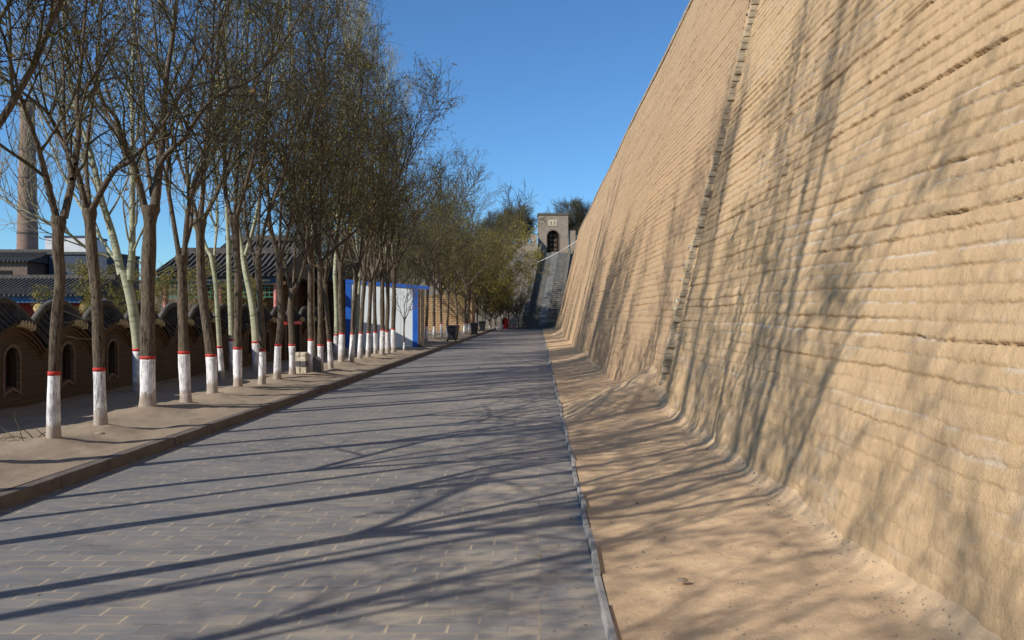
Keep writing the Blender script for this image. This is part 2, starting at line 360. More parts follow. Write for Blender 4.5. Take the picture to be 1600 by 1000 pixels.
# left kerb as a run of dressed stones
mb = MB(); rnd = random.Random(2); y = -20.0
while y < 88:
    L = 0.9 + rnd.uniform(-0.05, 0.05); dx = rnd.uniform(-0.008, 0.008); dz = rnd.uniform(-0.006, 0.006)
    mb.hexa([(XL - 0.13 + dx, y, -0.05), (XL + dx, y, -0.05), (XL + dx, y + L - 0.008, -0.05), (XL - 0.13 + dx, y + L - 0.008, -0.05),
             (XL - 0.13 + dx, y, KERBTOP + dz), (XL - 0.008 + dx, y, KERBTOP + dz), (XL - 0.008 + dx, y + L - 0.008, KERBTOP + dz), (XL - 0.13 + dx, y + L - 0.008, KERBTOP + dz)]); y += L
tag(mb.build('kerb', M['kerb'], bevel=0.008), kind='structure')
mb = MB(); y = -20.0
while y < 84:
    L = 0.6 + rnd.uniform(-0.06, 0.06); dx = rnd.uniform(-0.014, 0.012); dz = rnd.uniform(-0.022, 0.014); sk = rnd.uniform(-0.014, 0.012)
    mb.hexa([(XR + dx, y, -0.05), (XR + 0.045 + dx, y, -0.05), (XR + 0.045 + sk, y + L - 0.01, -0.05), (XR + sk, y + L - 0.01, -0.05),
             (XR + 0.006 + dx, y, 0.06 + dz), (XR + 0.045 + dx, y, 0.06 + dz), (XR + 0.045 + sk, y + L - 0.01, 0.06 + dz), (XR + 0.006 + sk, y + L - 0.01, 0.06 + dz)]); y += L
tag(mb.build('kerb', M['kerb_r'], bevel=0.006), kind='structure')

# ------------------------------------------------------------------ rammed earth wall on the right
BAT = 0.245; WTOP = 10.0; SEAM = 13.9
def wall_x(y):
    """x of the foot of the wall (at z = 0.2)"""
    y = np.asarray(y, float)
    return np.where(y < SEAM, 2.03, 1.90 - 0.22 * sst(SEAM, 22, y) + 0.02 * np.sin(y * 0.3))
def wall_piece(ys, zs, seed, mat, parent, name, amp=1.0):
    Y, Z = np.meshgrid(ys, zs, indexing='ij')
    per = 0.112 if name == 'near_face' else 0.125
    zz = Z + 0.07 * fbm(Y * 0.16, Z * 0.35, seed) + 0.022 * fbm(Y * 1.1, Z * 1.4, seed + 1) + 0.007 * fbm(Y * 8, Z * 3, seed + 2)
    k = np.floor(zz / per); p = zz / per - k
    g = sst(0.30, 0.75, vn(Y * 0.45, k * 3.7, seed + 4)) * (0.45 + 0.55 * sst(0.3, 0.6, vn(Y * 5, k * 5.1, seed + 5)))       # strength of each joint along the wall
    gn = sst(0.30, 0.75, vn(Y * 0.45, (k + 1) * 3.7, seed + 4)) * (0.45 + 0.55 * sst(0.3, 0.6, vn(Y * 5, (k + 1) * 5.1, seed + 5)))
    rag = 0.16 * (vn(Y * 26, k * 2.3, seed + 9) - 0.5) + 0.14 * (vn(Y * 70, k * 4.3, seed + 10) - 0.5)
    pb = np.clip(p + rag, 0, 1)
    bulge = 0.006 * (1 - (2 * p - 1) ** 2)
    lip = (0.006 + 0.014 * g) * (1 - pb) * sst(0.02, 0.13, pb)             # course leans out towards its foot, then falls back into the joint
    joint = -(0.003 + 0.024 * g * g) * (1 - sst(0.0, 0.16, pb)) - (0.004 + 0.008 * gn) * sst(0.9, 1.0, p)
    course = 0.012 * (vn(Y * 0.35, k * 9.1, seed + 6) - 0.5)
    low = sst(0.4, 1.9, Z + 0.5 * fbm(Y * 0.6, Z * 0.8, seed + 30)); f = 0.12 + 0.88 * low
    rough = 0.004 * fbm(Y * 4, Z * 5, seed + 7) + 0.009 * fbm(Y * 17, Z * 19, seed + 8, 4)
    blob = 0.035 * (1 - sst(0.3, 2.0, Z)) * fbm(Y * 2.3, Z * 1.5, seed + 11, 3) + 0.03 * fbm(Y * 0.35, Z * 0.3, seed + 12, 3)
    d = amp * ((bulge + lip + joint) * f + course + rough) + blob
    if name == 'near_face':       # a seam left open after building, slanting up the face
        c1 = np.exp(-((zz - (4.05 - 0.03 * (Y - 8))) / 0.010) ** 2) * sst(0.3, 0.5, vn(Y * 1.1, Z * 0 + 3, 77))
        d = d - 0.035 * c1
    X = wall_x(Y) + BAT * (Z - 0.2) - 0.055 * 0 - d
    for ysm, w in ((44.0, 0.10), (69.0, 0.16)):
        X = X + 0.09 * np.exp(-((Y - ysm) / w) ** 2)
    me = grid_mesh(name, X, Y, Z, True, flip=True)
    limemask = sst(0.58, 0.75, vn(Y * 0.5, k * 6.3, seed + 20)) * sst(0.35, 0.6, vn(Y * 8, Z * 30, seed + 21)) * (np.exp(-((p - 0.97) / 0.10) ** 2) + np.exp(-((p - 0.03) / 0.07) ** 2))
    limemask = np.clip(limemask * (0.15 + 0.75 * low) + 0.22 * sst(0.62, 0.85, vn(Y * 2.7, Z * 9, seed + 23)) * sst(0.3, 0.7, vn(Y * 14, Z * 22, seed + 25)) * (1 - sst(0.5, 3.6, Z)), 0, 0.8)
    attr(me, 'lime', np.clip(limemask, 0, 1)); attr(me, 'tone', vn(Y * 0.5, k * 11.3, seed + 24))
    return link(name, me, mat, parent)
wall = empty('rammed_earth_wall', (2, 14, 0), 'towering sloping wall of tan rammed earth layers along the right side of the lane', 'city wall')
wall.location = (0, 0, 0)
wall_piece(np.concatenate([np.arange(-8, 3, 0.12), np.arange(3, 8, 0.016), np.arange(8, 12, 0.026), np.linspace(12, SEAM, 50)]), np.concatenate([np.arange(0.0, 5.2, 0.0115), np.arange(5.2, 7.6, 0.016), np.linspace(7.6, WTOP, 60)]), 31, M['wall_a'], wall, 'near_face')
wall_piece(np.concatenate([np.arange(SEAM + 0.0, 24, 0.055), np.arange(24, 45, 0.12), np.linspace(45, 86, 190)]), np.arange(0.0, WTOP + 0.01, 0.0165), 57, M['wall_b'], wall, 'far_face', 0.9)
# return of the far face where it stands proud, faced with grey bricks: the toothed seam
mb = MB(); rnd = random.Random(5); z = 0.5
while z < WTOP - 0.05:
    h = 0.1; n = SEAM; x0 = 1.90 + BAT * (z - 0.2); w = rnd.choice([0.10, 0.13, 0.19, 0.16])
    xo = rnd.uniform(-0.008, 0.02); dy = rnd.uniform(-0.02, 0.03)
    mb.hexa([(x0 + xo, n - 0.06 + dy, z), (x0 + xo + w + 0.1, n - 0.06 + dy, z), (x0 + xo + w + 0.1, n + 0.14, z), (x0 + xo, n + 0.14, z),
             (x0 + xo + 0.015, n - 0.06 + dy, z + h), (x0 + xo + w + 0.1, n - 0.06 + dy, z + h), (x0 + xo + w + 0.1, n + 0.14, z + h), (x0 + xo + 0.015, n + 0.14, z + h)]); z += 0.103 + rnd.uniform(0, 0.006)
mb.build('brick_seam', M['seambrick'], wall, bevel=0.012)
# far end, top and coping
mb = MB()
xe = float(wall_x(86.0))
mb.add([(xe, 86, 0), (14, 86, 0), (14, 86, WTOP), (xe + BAT * (WTOP - 0.2), 86, WTOP)], [(3, 2, 1, 0)])
for a, b in ((-8, SEAM), (SEAM, 86)):
    xa = float(wall_x(a + 0.01)) + BAT * (WTOP - 0.2) - 0.01; xb = float(wall_x(b - 0.01)) + BAT * (WTOP - 0.2) - 0.01
    mb.add([(xa, a, WTOP), (14, a, WTOP), (14, b, WTOP), (xb, b, WTOP)], [(0, 1, 2, 3)])
mb.add([(1.5, -8, 0), (14, -8, 0), (14, -8, WTOP), (4.4, -8, WTOP)], [(0, 1, 2, 3)])
mb.build('wall_core', M['wall_b'], wall)
mb = MB(); y = SEAM
while y < 85.5:
    xa = float(wall_x(y + .3)) + BAT * (WTOP - 0.2); mb.obox((xa + 0.17, y + 0.2, WTOP), 0.42, 0.385, 0.10 + 0.02 * (int(y * 7) % 2)); y += 0.4
mb.build('coping', M['seambrick'], wall)

# tan dirt berm between kerb and wall
ys = np.concatenate([np.arange(-8, 2.5, 0.2), np.arange(2.5, 9, 0.022), np.arange(9, 18, 0.045), np.arange(18, 40, 0.12), np.arange(40, 95, 0.3)])
u = np.linspace(0, 1, 90); U, Y = np.meshgrid(u, ys, indexing='ij')
xw = 2.13 - 0.30 * sst(16, 22, Y); X = XR + 0.04 + U * (xw - XR - 0.04)
def berm_z(X, Y, U):
    z = 0.045 + 0.14 * U ** 1.3 + 0.13 * sst(0.84, 1.0, U) ** 2 + sst(0.02, 0.15, U) * (0.03 * fbm(X * 1.2, Y * 0.9, 41) + 0.008 * fbm(X * 7, Y * 7, 42) + 0.003 * fbm(X * 30, Y * 30, 43, 3))
    yc = 14.5 - (1 - U) * 1.0; md = np.exp(-((Y - yc) / np.where(Y < yc, 0.62, 1.7)) ** 2) * np.clip(U * 1.05, 0, 1)
    z = z + 0.66 * md * (0.9 + 0.25 * fbm(X * 2, Y * 2, 47)) + 0.14 * np.exp(-((Y - 30) / 1.6) ** 2) * sst(0.2, 1, U) + 0.9 * np.exp(-((Y - 62) / 4) ** 2) * sst(0.35, 1, U) * 0.5
    return z
Z = berm_z(X, Y, U)
tag(link('dirt_bank', grid_mesh('dirt_bank', X, Y, Z), M['sand']), kind='structure')
# sandy skirt where the wall turns away at the end of the lane
a = np.linspace(0, 1, 24); r = np.linspace(0, 1, 12); A, R = np.meshgrid(a, r, indexing='ij')
X = 0.9 + 2.4 * A - 0.2 + R * 0.3; Y = 84 + 6.5 * R; Zs = 0.02 + 0.75 * sst(0.1, 1, A) * (1 - 0.55 * R)
tag(link('sand_apron', grid_mesh('sand_apron', X, Y, Zs, flip=True), M['sand']), kind='structure')

# ------------------------------------------------------------------ trees
def vadd(a, b): return (a[0] + b[0], a[1] + b[1], a[2] + b[2])
def vsc(a, s): return (a[0] * s, a[1] * s, a[2] * s)
def vnorm(a):
    l = math.sqrt(a[0] ** 2 + a[1] ** 2 + a[2] ** 2) or 1; return (a[0] / l, a[1] / l, a[2] / l)
def tubes(polys, sides):
    """polys: list of (pts, radii); one mesh's arrays"""
    groups = {}
    for pts, rs in polys: groups.setdefault(len(pts), []).append((pts, rs))
    V = []; Fc = []; off = 0
    for n, lst in groups.items():
        Pn = np.array([p for p, _ in lst], float); Rn = np.array([r for _, r in lst], float); m = len(lst)
        T = np.empty_like(Pn); T[:, 1:-1] = Pn[:, 2:] - Pn[:, :-2]; T[:, 0] = Pn[:, 1] - Pn[:, 0]; T[:, -1] = Pn[:, -1] - Pn[:, -2]
        T /= np.linalg.norm(T, axis=2, keepdims=True) + 1e-9
        D = Pn[:, -1] - Pn[:, 0]; D /= np.linalg.norm(D, axis=1, keepdims=True) + 1e-9
        ref = np.where(np.abs(D[:, 2:3]) < 0.8, np.array([[0, 0, 1.0]]), np.array([[1.0, 0, 0]]))[:, None, :]
        U_ = ref - T * np.sum(ref * T, 2, keepdims=True); U_ /= np.linalg.norm(U_, axis=2, keepdims=True) + 1e-9
        W_ = np.cross(T, U_); ang = np.arange(sides) * 2 * math.pi / sides
        ring = Pn[:, :, None, :] + (U_[:, :, None, :] * np.cos(ang)[None, None, :, None] + W_[:, :, None, :] * np.sin(ang)[None, None, :, None]) * Rn[:, :, None, None]
        V.append(ring.reshape(-1, 3)); idx = off + np.arange(m * n * sides).reshape(m, n, sides); nx = np.roll(idx, -1, 2)
        Fc.append(np.stack([idx[:, :-1], nx[:, :-1], nx[:, 1:], idx[:, 1:]], -1).reshape(-1, 4)); off += m * n * sides
    return np.concatenate(V), np.concatenate(Fc)
def path(p, d, L, n, rng, wob, trop):
    pts = [p]; s = L / n
    for i in range(n):
        d = vnorm((d[0] + rng.gauss(0, wob), d[1] + rng.gauss(0, wob), d[2] + rng.gauss(0, wob * 0.7) + trop))
        p = vadd(p, vsc(d, s)); pts.append(p)
    return pts
def at(pts, t):
    k = t * (len(pts) - 1); i = min(int(k), len(pts) - 2); f = k - i; a, b = pts[i], pts[i + 1]
    return (a[0] + (b[0] - a[0]) * f, a[1] + (b[1] - a[1]) * f, a[2] + (b[2] - a[2]) * f), vnorm((b[0] - a[0], b[1] - a[1], b[2] - a[2]))
def side(d, spread, rng, up=0.0):
    while True:
        v = (rng.gauss(0, 1), rng.gauss(0, 1), rng.gauss(0, 1)); dt = v[0] * d[0] + v[1] * d[1] + v[2] * d[2]
        v = (v[0] - d[0] * dt, v[1] - d[1] * dt, v[2] - d[2] * dt); l = math.sqrt(v[0] ** 2 + v[1] ** 2 + v[2] ** 2)
        if l > 0.3: break
    return vnorm((d[0] + v[0] / l * spread, d[1] + v[1] / l * spread, d[2] + v[2] / l * spread + up))
def smooth_pts(pts, per=4):
    out = []; n = len(pts)
    for i in range(n - 1):
        p0, p1, p2, p3 = pts[max(i - 1, 0)], pts[i], pts[i + 1], pts[min(i + 2, n - 1)]
        for j in range(per):
            t = j / per; out.append(tuple(0.5 * ((2 * p1[k]) + (-p0[k] + p2[k]) * t + (2 * p0[k] - 5 * p1[k] + 4 * p2[k] - p3[k]) * t * t + (-p0[k] + 3 * p1[k] - 3 * p2[k] + p3[k]) * t ** 3) for k in range(3)))
    out.append(tuple(pts[-1])); return out

KINDS = {
 'locust': dict(n2=9, n3=7, n4=6, L2=(1.2, 2.6), L3=(0.5, 1.1), L4=(0.2, 0.5), sp=0.9, trop=0.02, tr=1.1, tilt=(0.16, 0.72), leaf=0.39, bark='bark', twig='twig', leafm='leaf', ls=0.036),
 'locust_mid': dict(n2=9, n3=7, n4=6, L2=(1.2, 2.6), L3=(0.5, 1.1), L4=(0.2, 0.5), sp=1.0, trop=0.01, tr=1.1, tilt=(0.2, 0.85), leaf=1.2, bark='bark', twig='twig', leafm='leaf_mid', ls=0.04),
 'poplar': dict(n2=14, n3=5, n4=4, L2=(1.0, 2.4), L3=(0.5, 1.1), L4=(0.2, 0.5), sp=0.8, trop=0.14, tr=1.3, tilt=(.3, .6), leaf=0.12, bark='poplar', twig='twig_pale', leafm='leaf', ls=0.03),
 'olive': dict(tr=1.6, tilt=(0.3, 1.1), n2=9, n3=8, n4=7, L2=(1.2, 2.2), L3=(0.6, 1.1), L4=(0.25, 0.6), sp=0.95, trop=0.0, leaf=5.0, bark='bark', twig='twig', leafm='leaf_olive', ls=0.055),
 'round': dict(tr=2.3, tilt=(0.2, 1.25), Ll=(2.2, 4.6), n2=12, n3=8, n4=8, L2=(1.0, 2.0), L3=(0.6, 1.1), L4=(0.3, 0.6), sp=1.2, trop=-0.01, leaf=0.6, bark='bark', twig='twig', leafm='leaf_grey', ls=0.05),
 'bare': dict(tr=2.3, tilt=(0.25, 1.0), n2=10, n3=8, n4=7, L2=(1.2, 2.6), L3=(0.6, 1.2), L4=(0.3, 0.6), sp=0.85, trop=0.05, leaf=0.5, bark='bark', twig='twig', leafm='leaf_grey', ls=0.05),
}
def tree_data(kind, trunk, r0, limbs, seed, dens=1.0, extra_limbs=0, ext=True, tsides=20):
    """all coordinates local to the base. limbs: list of (points, r) -> meshes"""
    K = KINDS[kind]; rng = random.Random(seed)
    tp = smooth_pts(trunk, max(4, int(28 / (len(trunk) - 1)))); tp = np.array(tp); n = len(tp)
    zf = (tp[:, 2] - tp[0, 2]) / (tp[-1, 2] - tp[0, 2])
    rad = r0 * (1 - 0.18 * zf) + r0 * 0.16 * np.exp(-((tp[:, 2] - 0.0) / 0.10) ** 2)
    if kind.startswith('locust'): rad = rad + r0 * 0.45 * np.exp(-((zf - 0.985) / 0.035) ** 2) + r0 * 0.06 * np.sin(zf * 17 + seed)
    if kind == 'poplar': rad = r0 * (1 - 0.25 * zf) + r0 * 0.2 * np.exp(-(tp[:, 2] / 0.1) ** 2)
    ang = np.arange(tsides) * 2 * math.pi / tsides
    def rings(P_, R_, off):
        nz = 1 + 0.05 * np.sin(3 * ang[None, :] + P_[:, 2:3] * 1.3 + seed) + 0.10 * (vn(ang[None, :] * 1.6 + seed, P_[:, 2:3] * 3.5, 5) - 0.5) * (1 if kind != 'poplar' else 0.3)
        nz[:, :] = 0.5 * nz + 0.5 * nz  # keep closed
        wrap = sst(0, 0.7, ang)[None, :] * (1 - sst(2 * math.pi - 0.7, 2 * math.pi, ang))[None, :]; nz = 1 + (nz - 1) * wrap
        R = R_[:, None] * nz + off
        return np.stack([P_[:, 0:1] + R * np.cos(ang), P_[:, 1:2] + R * np.sin(ang), np.repeat(P_[:, 2:3], tsides, 1)], -1)
    def ringmesh(G, o=0):
        m = G.shape[0]; idx = o + np.arange(m * tsides).reshape(m, tsides); nx = np.roll(idx, -1, 1)
        return G.reshape(-1, 3), np.stack([idx[:-1], nx[:-1], nx[1:], idx[1:]], -1).reshape(-1, 4)
    TV, TF = ringmesh(rings(tp, rad, 0))
    # limbs
    l1 = []; top = tuple(tp[-1])
    for pts, r in limbs:
        pp = smooth_pts(pts, 4)
        if ext:
            d = vnorm(tuple(pp[-1][k] - pp[-5][k] for k in range(3)))
            tail = path(pp[-1], d, rng.uniform(1.2, 2.4), 6, rng, 0.12, 0.06); pp = pp + tail[1:]
        l1.append((pp, [max(0.006, r * (1 - 0.86 * (i / (len(pp) - 1)) ** 0.9)) for i in range(len(pp))]))
    for i in range(extra_limbs):
        a = i * 2 * math.pi / extra_limbs + rng.uniform(-0.5, 0.5); tilt = rng.uniform(*K['tilt'])
        d = (math.cos(a) * math.sin(tilt), math.sin(a) * math.sin(tilt), math.cos(tilt))
        L = rng.uniform(*K.get('Ll', (5.0, 7.8))); p0 = vadd(top, (0, 0, -rng.uniform(0.0, 0.12)))
        pp = path(p0, d, L, 14, rng, 0.075, 0.035); r = r0 * rng.uniform(0.5, 0.7)
        l1.append((pp, [r * (1 - 0.88 * (j / 14) ** 0.85) for j in range(15)]))
    l2 = []; l3 = []; l4 = []; leaves = []
    for pp, rr in l1:
        L1 = sum(math.dist(pp[i], pp[i + 1]) for i in range(len(pp) - 1)); n2 = int(K['n2'] * dens * L1 / 5.0 + 1.5)
        for j in range(n2):
            t = 0.12 + 0.86 * (j + rng.random()) / n2; q, d = at(pp, t); L = rng.uniform(*K['L2']) * (1.15 - 0.55 * t); r = min(0.022, rr[min(int(t * (len(rr) - 1)), len(rr) - 1)] * 0.6)
            p2 = path(q, side(d, K['sp'], rng, 0.25), L, 7, rng, 0.13, K['trop']); l2.append((p2, [r * (1 - 0.8 * i / 7) for i in range(8)]))
    for pp, rr in l2:
        for j in range(int(K['n3'] * dens)):
            t = 0.12 + 0.88 * (j + rng.random()) / K['n3'] / dens; q, d = at(pp, min(t, 0.99)); L = rng.uniform(*K['L3']) * (1.2 - 0.5 * t)
            p3 = path(q, side(d, K['sp'], rng, 0.12), L, 5, rng, 0.15, K['trop']); l3.append((p3, [0.0075 * K['tr'] * (1 - 0.7 * i / 5) for i in range(6)]))
    for pp, rr in l3:
        for j in range(int(K['n4'] * dens)):
            q, d = at(pp, min(0.99, 0.15 + 0.85 * (j + rng.random()) / K['n4'] / dens)); L = rng.uniform(*K['L4'])
            p4 = path(q, side(d, K['sp'], rng, 0.1), L, 3, rng, 0.18, K['trop']); l4.append((p4, [0.0042 * K['tr'], 0.0036 * K['tr'], 0.003 * K['tr'], 0.002 * K['tr']]))
            for m in range(2):
                if rng.random() < K['leaf'] * 0.5: leaves += [at(p4, rng.uniform(0.3, 1))[0] for _ in range(1 + int(K['leaf'] > 1) + 2 * int(K['leaf'] > 3))] if K['leaf'] > 0.4 else [vadd(p4[-1], (rng.gauss(0, .03), rng.gauss(0, .03), rng.gauss(-.02, .03))) for _ in range(rng.choice((1, 2, 6)))]
    v2, f2 = tubes(l1, 8); f2 = f2 + len(TV); TVv = np.concatenate([TV, v2]); TFf = np.concatenate([TF, f2])
    va, fa = tubes(l2, 5); vb, fb = tubes(l3, 3); vc, fc = tubes(l4, 3)
    CV = np.concatenate([va, vb, vc]); CF = np.concatenate([fa, fb + len(va), fc + len(va) + len(vb)])
    out = dict(kind=kind, trunk=np_mesh('trunk', TVv, TFf), crown=np_mesh('crown', CV, CF))
    if leaves:
        lp = np.array(leaves); g = np.random.default_rng(seed); m = len(lp); a = g.normal(size=(m, 3)); a /= np.linalg.norm(a, axis=1, keepdims=True)
        b = np.cross(a, g.normal(size=(m, 3))); b /= np.linalg.norm(b, axis=1, keepdims=True) + 1e-9; s = K['ls'] * g.uniform(0.5, 1.2, (m, 1))
        LV = np.stack([lp, lp + a * s + b * s * 0.4, lp + a * s * 2.0, lp + a * s - b * s * 0.4], 1).reshape(-1, 3)
        out['leaves'] = np_mesh('leaves', LV, np.arange(m * 4).reshape(m, 4), False)
    # whitewash and red band: closed sleeves just proud of the bark
    zw = 0.80 + rng.uniform(-0.07, 0.06); 
    def sleeve(za, zb, off, nm):
        zs = np.linspace(za, zb, max(3, int((zb - za) / 0.05) + 2)); Pz = np.stack([np.interp(zs, tp[:, 2], tp[:, k]) for k in range(3)], -1); Rz = np.interp(zs, tp[:, 2], rad)
        G = rings(Pz, Rz, off); G = np.concatenate([rings(Pz[:1], Rz[:1], -0.004), G, rings(Pz[-1:], Rz[-1:], -0.004)])
        if nm == 'whitewash': G[-2, :, 2] += 0.02 * (vn(ang * 3, 0 * ang + seed, 7) - 0.5)
        return np_mesh(nm, *ringmesh(G))
    out['whitewash'] = sleeve(-0.06, zw, 0.004, 'whitewash'); out['red_band'] = sleeve(zw - 0.008, zw + 0.04, 0.007, 'red_band')
    for k_, mk in (('trunk', K['bark']), ('crown', K['twig']), ('leaves', K['leafm']), ('whitewash', 'white'), ('red_band', 'redband')):
        if k_ in out: out[k_].materials.append(M[mk])
    return out
def plant(D, x, y, z, label, group, name='roadside_tree', rz=0, sc=1.0, painted=True, tilt=(0, 0), cat='tree', thin=1.0):
    e = empty(name, (x, y, z), label, cat, group); e.rotation_euler = (tilt[0], tilt[1], rz); e.scale = (sc * thin, sc * thin, sc)
    for k in ('trunk', 'crown', 'leaves') + (('whitewash', 'red_band') if painted else ()):
        if k in D:
            o = bpy.data.objects.new(k, D[k]); C.objects.link(o); o.parent = e
    return e

GF = 'whitewashed dark trees in the front row along the kerb'; GP = 'pale poplars with whitewashed feet behind the front row'
# near trees drawn after the photo: base pixel, trunk pixels, limbs (pixels, radius, depth drift per point)
NEAR = [
 ('first', (83, 695), 0.068, [(84, 600), (88, 507), (93, 460), (94, 430), (91, 395), (92, 343)],
  [([(88, 345), (72, 282), (61, 240), (45, 192), (30, 150), (5, 60)], .042, -0.2), ([(100, 345), (115, 276), (123, 210), (120, 165), (128, 90), (135, 0)], .046, 0.15),
   ([(118, 262), (99, 228), (70, 190), (40, 110)], .026, 0.3), ([(112, 285), (100, 200), (98, 100), (80, -40)], .03, 0.5)],
  'dark knobbly tree with whitewashed foot, leftmost whole trunk in the photo'),
 ('second', (157, 672), 0.076, [(155, 580), (152, 485), (146, 417), (142, 370), (140, 328)],
  [([(136, 330), (120, 270), (99, 228), (75, 180), (40, 150), (0, 120)], .042, -0.15), ([(145, 328), (159, 300), (180, 267), (200, 256), (228, 228), (261, 186), (300, 120)], .045, -0.3),
   ([(198, 257), (182, 205), (160, 165), (140, 90)], .028, 0.4), ([(141, 335), (135, 240), (150, 120), (160, 0)], .032, 0.5)],
  'dark tree with twigs sprouting low, between first trunk and leaning poplar'),
 ('third', (231, 643), 0.115, [(231, 570), (231, 500), (232, 420), (234, 365), (235, 325)],
  [([(226, 328), (210, 264), (192, 222), (180, 186), (156, 156), (130, 80)], .06, -0.2), ([(242, 325), (247, 280), (252, 240), (256, 180), (261, 120), (275, 20), (280, -80)], .078, 0.1),
   ([(250, 262), (261, 243), (288, 219), (315, 177), (345, 150), (400, 123), (450, 60)], .045, -0.3), ([(238, 310), (225, 220), (222, 120), (200, 0)], .04, 0.6)],
  'thickest dark trunk with a long limb reaching right, beside the pale poplar'),
 ('fourth', (291, 636), 0.088, [(288, 572), (286, 500), (285, 458), (284, 402)],
  [([(280, 404), (268, 330), (261, 282), (262, 230), (250, 140), (240, 20)], .045, 0.1), ([(288, 404), (295, 324), (312, 270), (324, 234), (330, 150), (350, 40)], .048, -0.1), ([(284, 404), (300, 340), (290, 250), (300, 120), (310, 0)], .036, 0.5)],
  'straight dark tree with two narrow upright limbs, in front of the green pavilion corner'),
 ('fifth', (332, 621), 0.092, [(330, 559), (320, 492), (314, 432), (313, 380), (312, 345)],
  [([(308, 347), (300, 315), (276, 240), (262, 170), (250, 60)], .036, 0.2), ([(314, 345), (318, 288), (322, 210), (330, 130), (335, 0)], .05, 0.1), ([(318, 345), (342, 297), (357, 252), (380, 180), (420, 90)], .042, -0.25)],
  'dark tree whose trunk bows left above its whitewash, left of the thin bent poplar'),
 ('sixth', (372, 611), 0.082, [(371, 551), (372, 458), (370, 406), (368, 370), (365, 345)],
  [([(362, 347), (350, 290), (352, 220), (340, 100), (345, 0)], .045, 0.2), ([(368, 347), (385, 290), (400, 230), (420, 140), (430, 30)], .045, -0.2), ([(366, 347), (372, 260), (380, 150), (390, 20)], .04, 0.4)],
  'slim straight dark tree standing right in front of a pale poplar stem'),
 ('seventh', (409, 605), 0.072, [(410, 550), (408, 500), (405, 450), (402, 405)],
  [([(399, 407), (385, 360), (380, 290), (365, 180), (370, 60)], .042, 0.2), ([(404, 405), (415, 350), (440, 280), (470, 190), (500, 100)], .042, -0.2), ([(402, 405), (405, 330), (410, 220), (420, 60)], .038, 0.4)],
  'dark tree with narrow fork, its foot overlapping the thick pale poplar base'),
 ('eighth', (433, 597), 0.080, [(434, 547), (439, 500), (437, 440), (436, 395)],
  [([(433, 397), (420, 350), (418, 280), (400, 160), (400, 40)], .042, 0.2), ([(440, 397), (455, 340), (465, 270), (490, 160), (520, 80)], .042, -0.2), ([(437, 397), (440, 300), (450, 180), (455, 40)], .036, 0.4)],
  'dark tree with a scarred hollow bulge on the lower trunk, left of the red lintel'),
 ('ninth', (457, 590), 0.078, [(456, 530), (454, 480), (458, 452)],
  [([(454, 455), (445, 415), (425, 360), (415, 250), (420, 100)], .045, 0.2), ([(462, 452), (474, 420), (480, 370), (478, 280), (500, 140)], .048, -0.1), ([(458, 452), (462, 380), (470, 280), (480, 120)], .034, 0.4)],
  'dark tree forking low into a wide V just right of the red lintel'),
]
POP = [
 ('leaning', (217, 618), 0.112, [(216, 553), (210, 500), (203, 463), (194, 425)],
  [([(190, 432), (176, 370), (159, 315), (141, 240), (120, 180), (105, 90), (95, -20)], .082, 0.1), ([(203, 440), (206, 400), (207, 350), (207, 270), (207, 210), (207, 120), (212, 0)], .078, 0.0),
   ([(188, 420), (144, 354), (105, 288), (80, 230), (50, 150)], .035, 0.3), ([(170, 405), (135, 390), (100, 362), (60, 342), (0, 312)], .034, -0.2)],
  'pale green poplar leaning left and splitting into two thick stems'),
 ('bent', (347, 597), 0.060, [(343, 539), (340, 490), (337, 445), (330, 401)], [([(330, 402), (320, 382), (306, 330), (290, 250), (275, 140), (270, 20)], .045, 0.1), ([(333, 420), (338, 360), (340, 270), (345, 150)], .034, 0.2)],
  'thin pale poplar curving left above the fifth dark trunk'),
 ('straight', (363, 585), 0.072, [(362, 536), (360, 480), (358, 432), (357, 380)], [([(357, 382), (354, 320), (352, 250), (350, 150), (352, 20)], .056, 0.0), ([(358, 400), (372, 340), (380, 260), (395, 150)], .034, 0.2)],
  'straight pale poplar half hidden behind the slim sixth dark trunk'),
 ('stout', (401, 585), 0.098, [(399, 523), (393, 471), (384, 427), (380, 400)], [([(380, 402), (372, 350), (368, 280), (372, 180), (380, 50)], .06, 0.1), ([(383, 402), (400, 340), (412, 260), (420, 160), (440, 40)], .05, -0.1)],
  'stout pale poplar leaning left behind the seventh dark trunk'),
]
def spec_tree(kind, spec, seed, dens, nm, group):
    _, b, r, tpx, limbs, label = spec
    B = P(b[0], b[1], 0.16); TREES.append((B.x, B.y)); y = B.y
    def loc(px, py, dy=0): q = Q(px, py, y); s_ = (y + dy) / y; return ((px - HX) * (y + dy) / F - B.x, dy, H - (py - HY) * (y + dy) / F - 0.16)
    trunk = [(0, 0, -0.08), (0, 0, 0.02)] + [loc(*p) for p in tpx]
    lim = []
    for pts, lr, dr in limbs: lim.append(([loc(p[0], p[1], dr * i * 0.8) for i, p in enumerate(pts)], lr))
    return B, tree_data(kind, trunk, r, lim, seed, dens)
built = []
for i, sp in enumerate(NEAR): built.append((spec_tree('locust', sp, 100 + i, 0.82 if i < 3 else 0.95, '', GF), sp[5], GF, 'roadside_tree'))
for i, sp in enumerate(POP): built.append((spec_tree('poplar', sp, 200 + i, 1.0, '', GP), sp[5], GP, 'poplar_tree'))
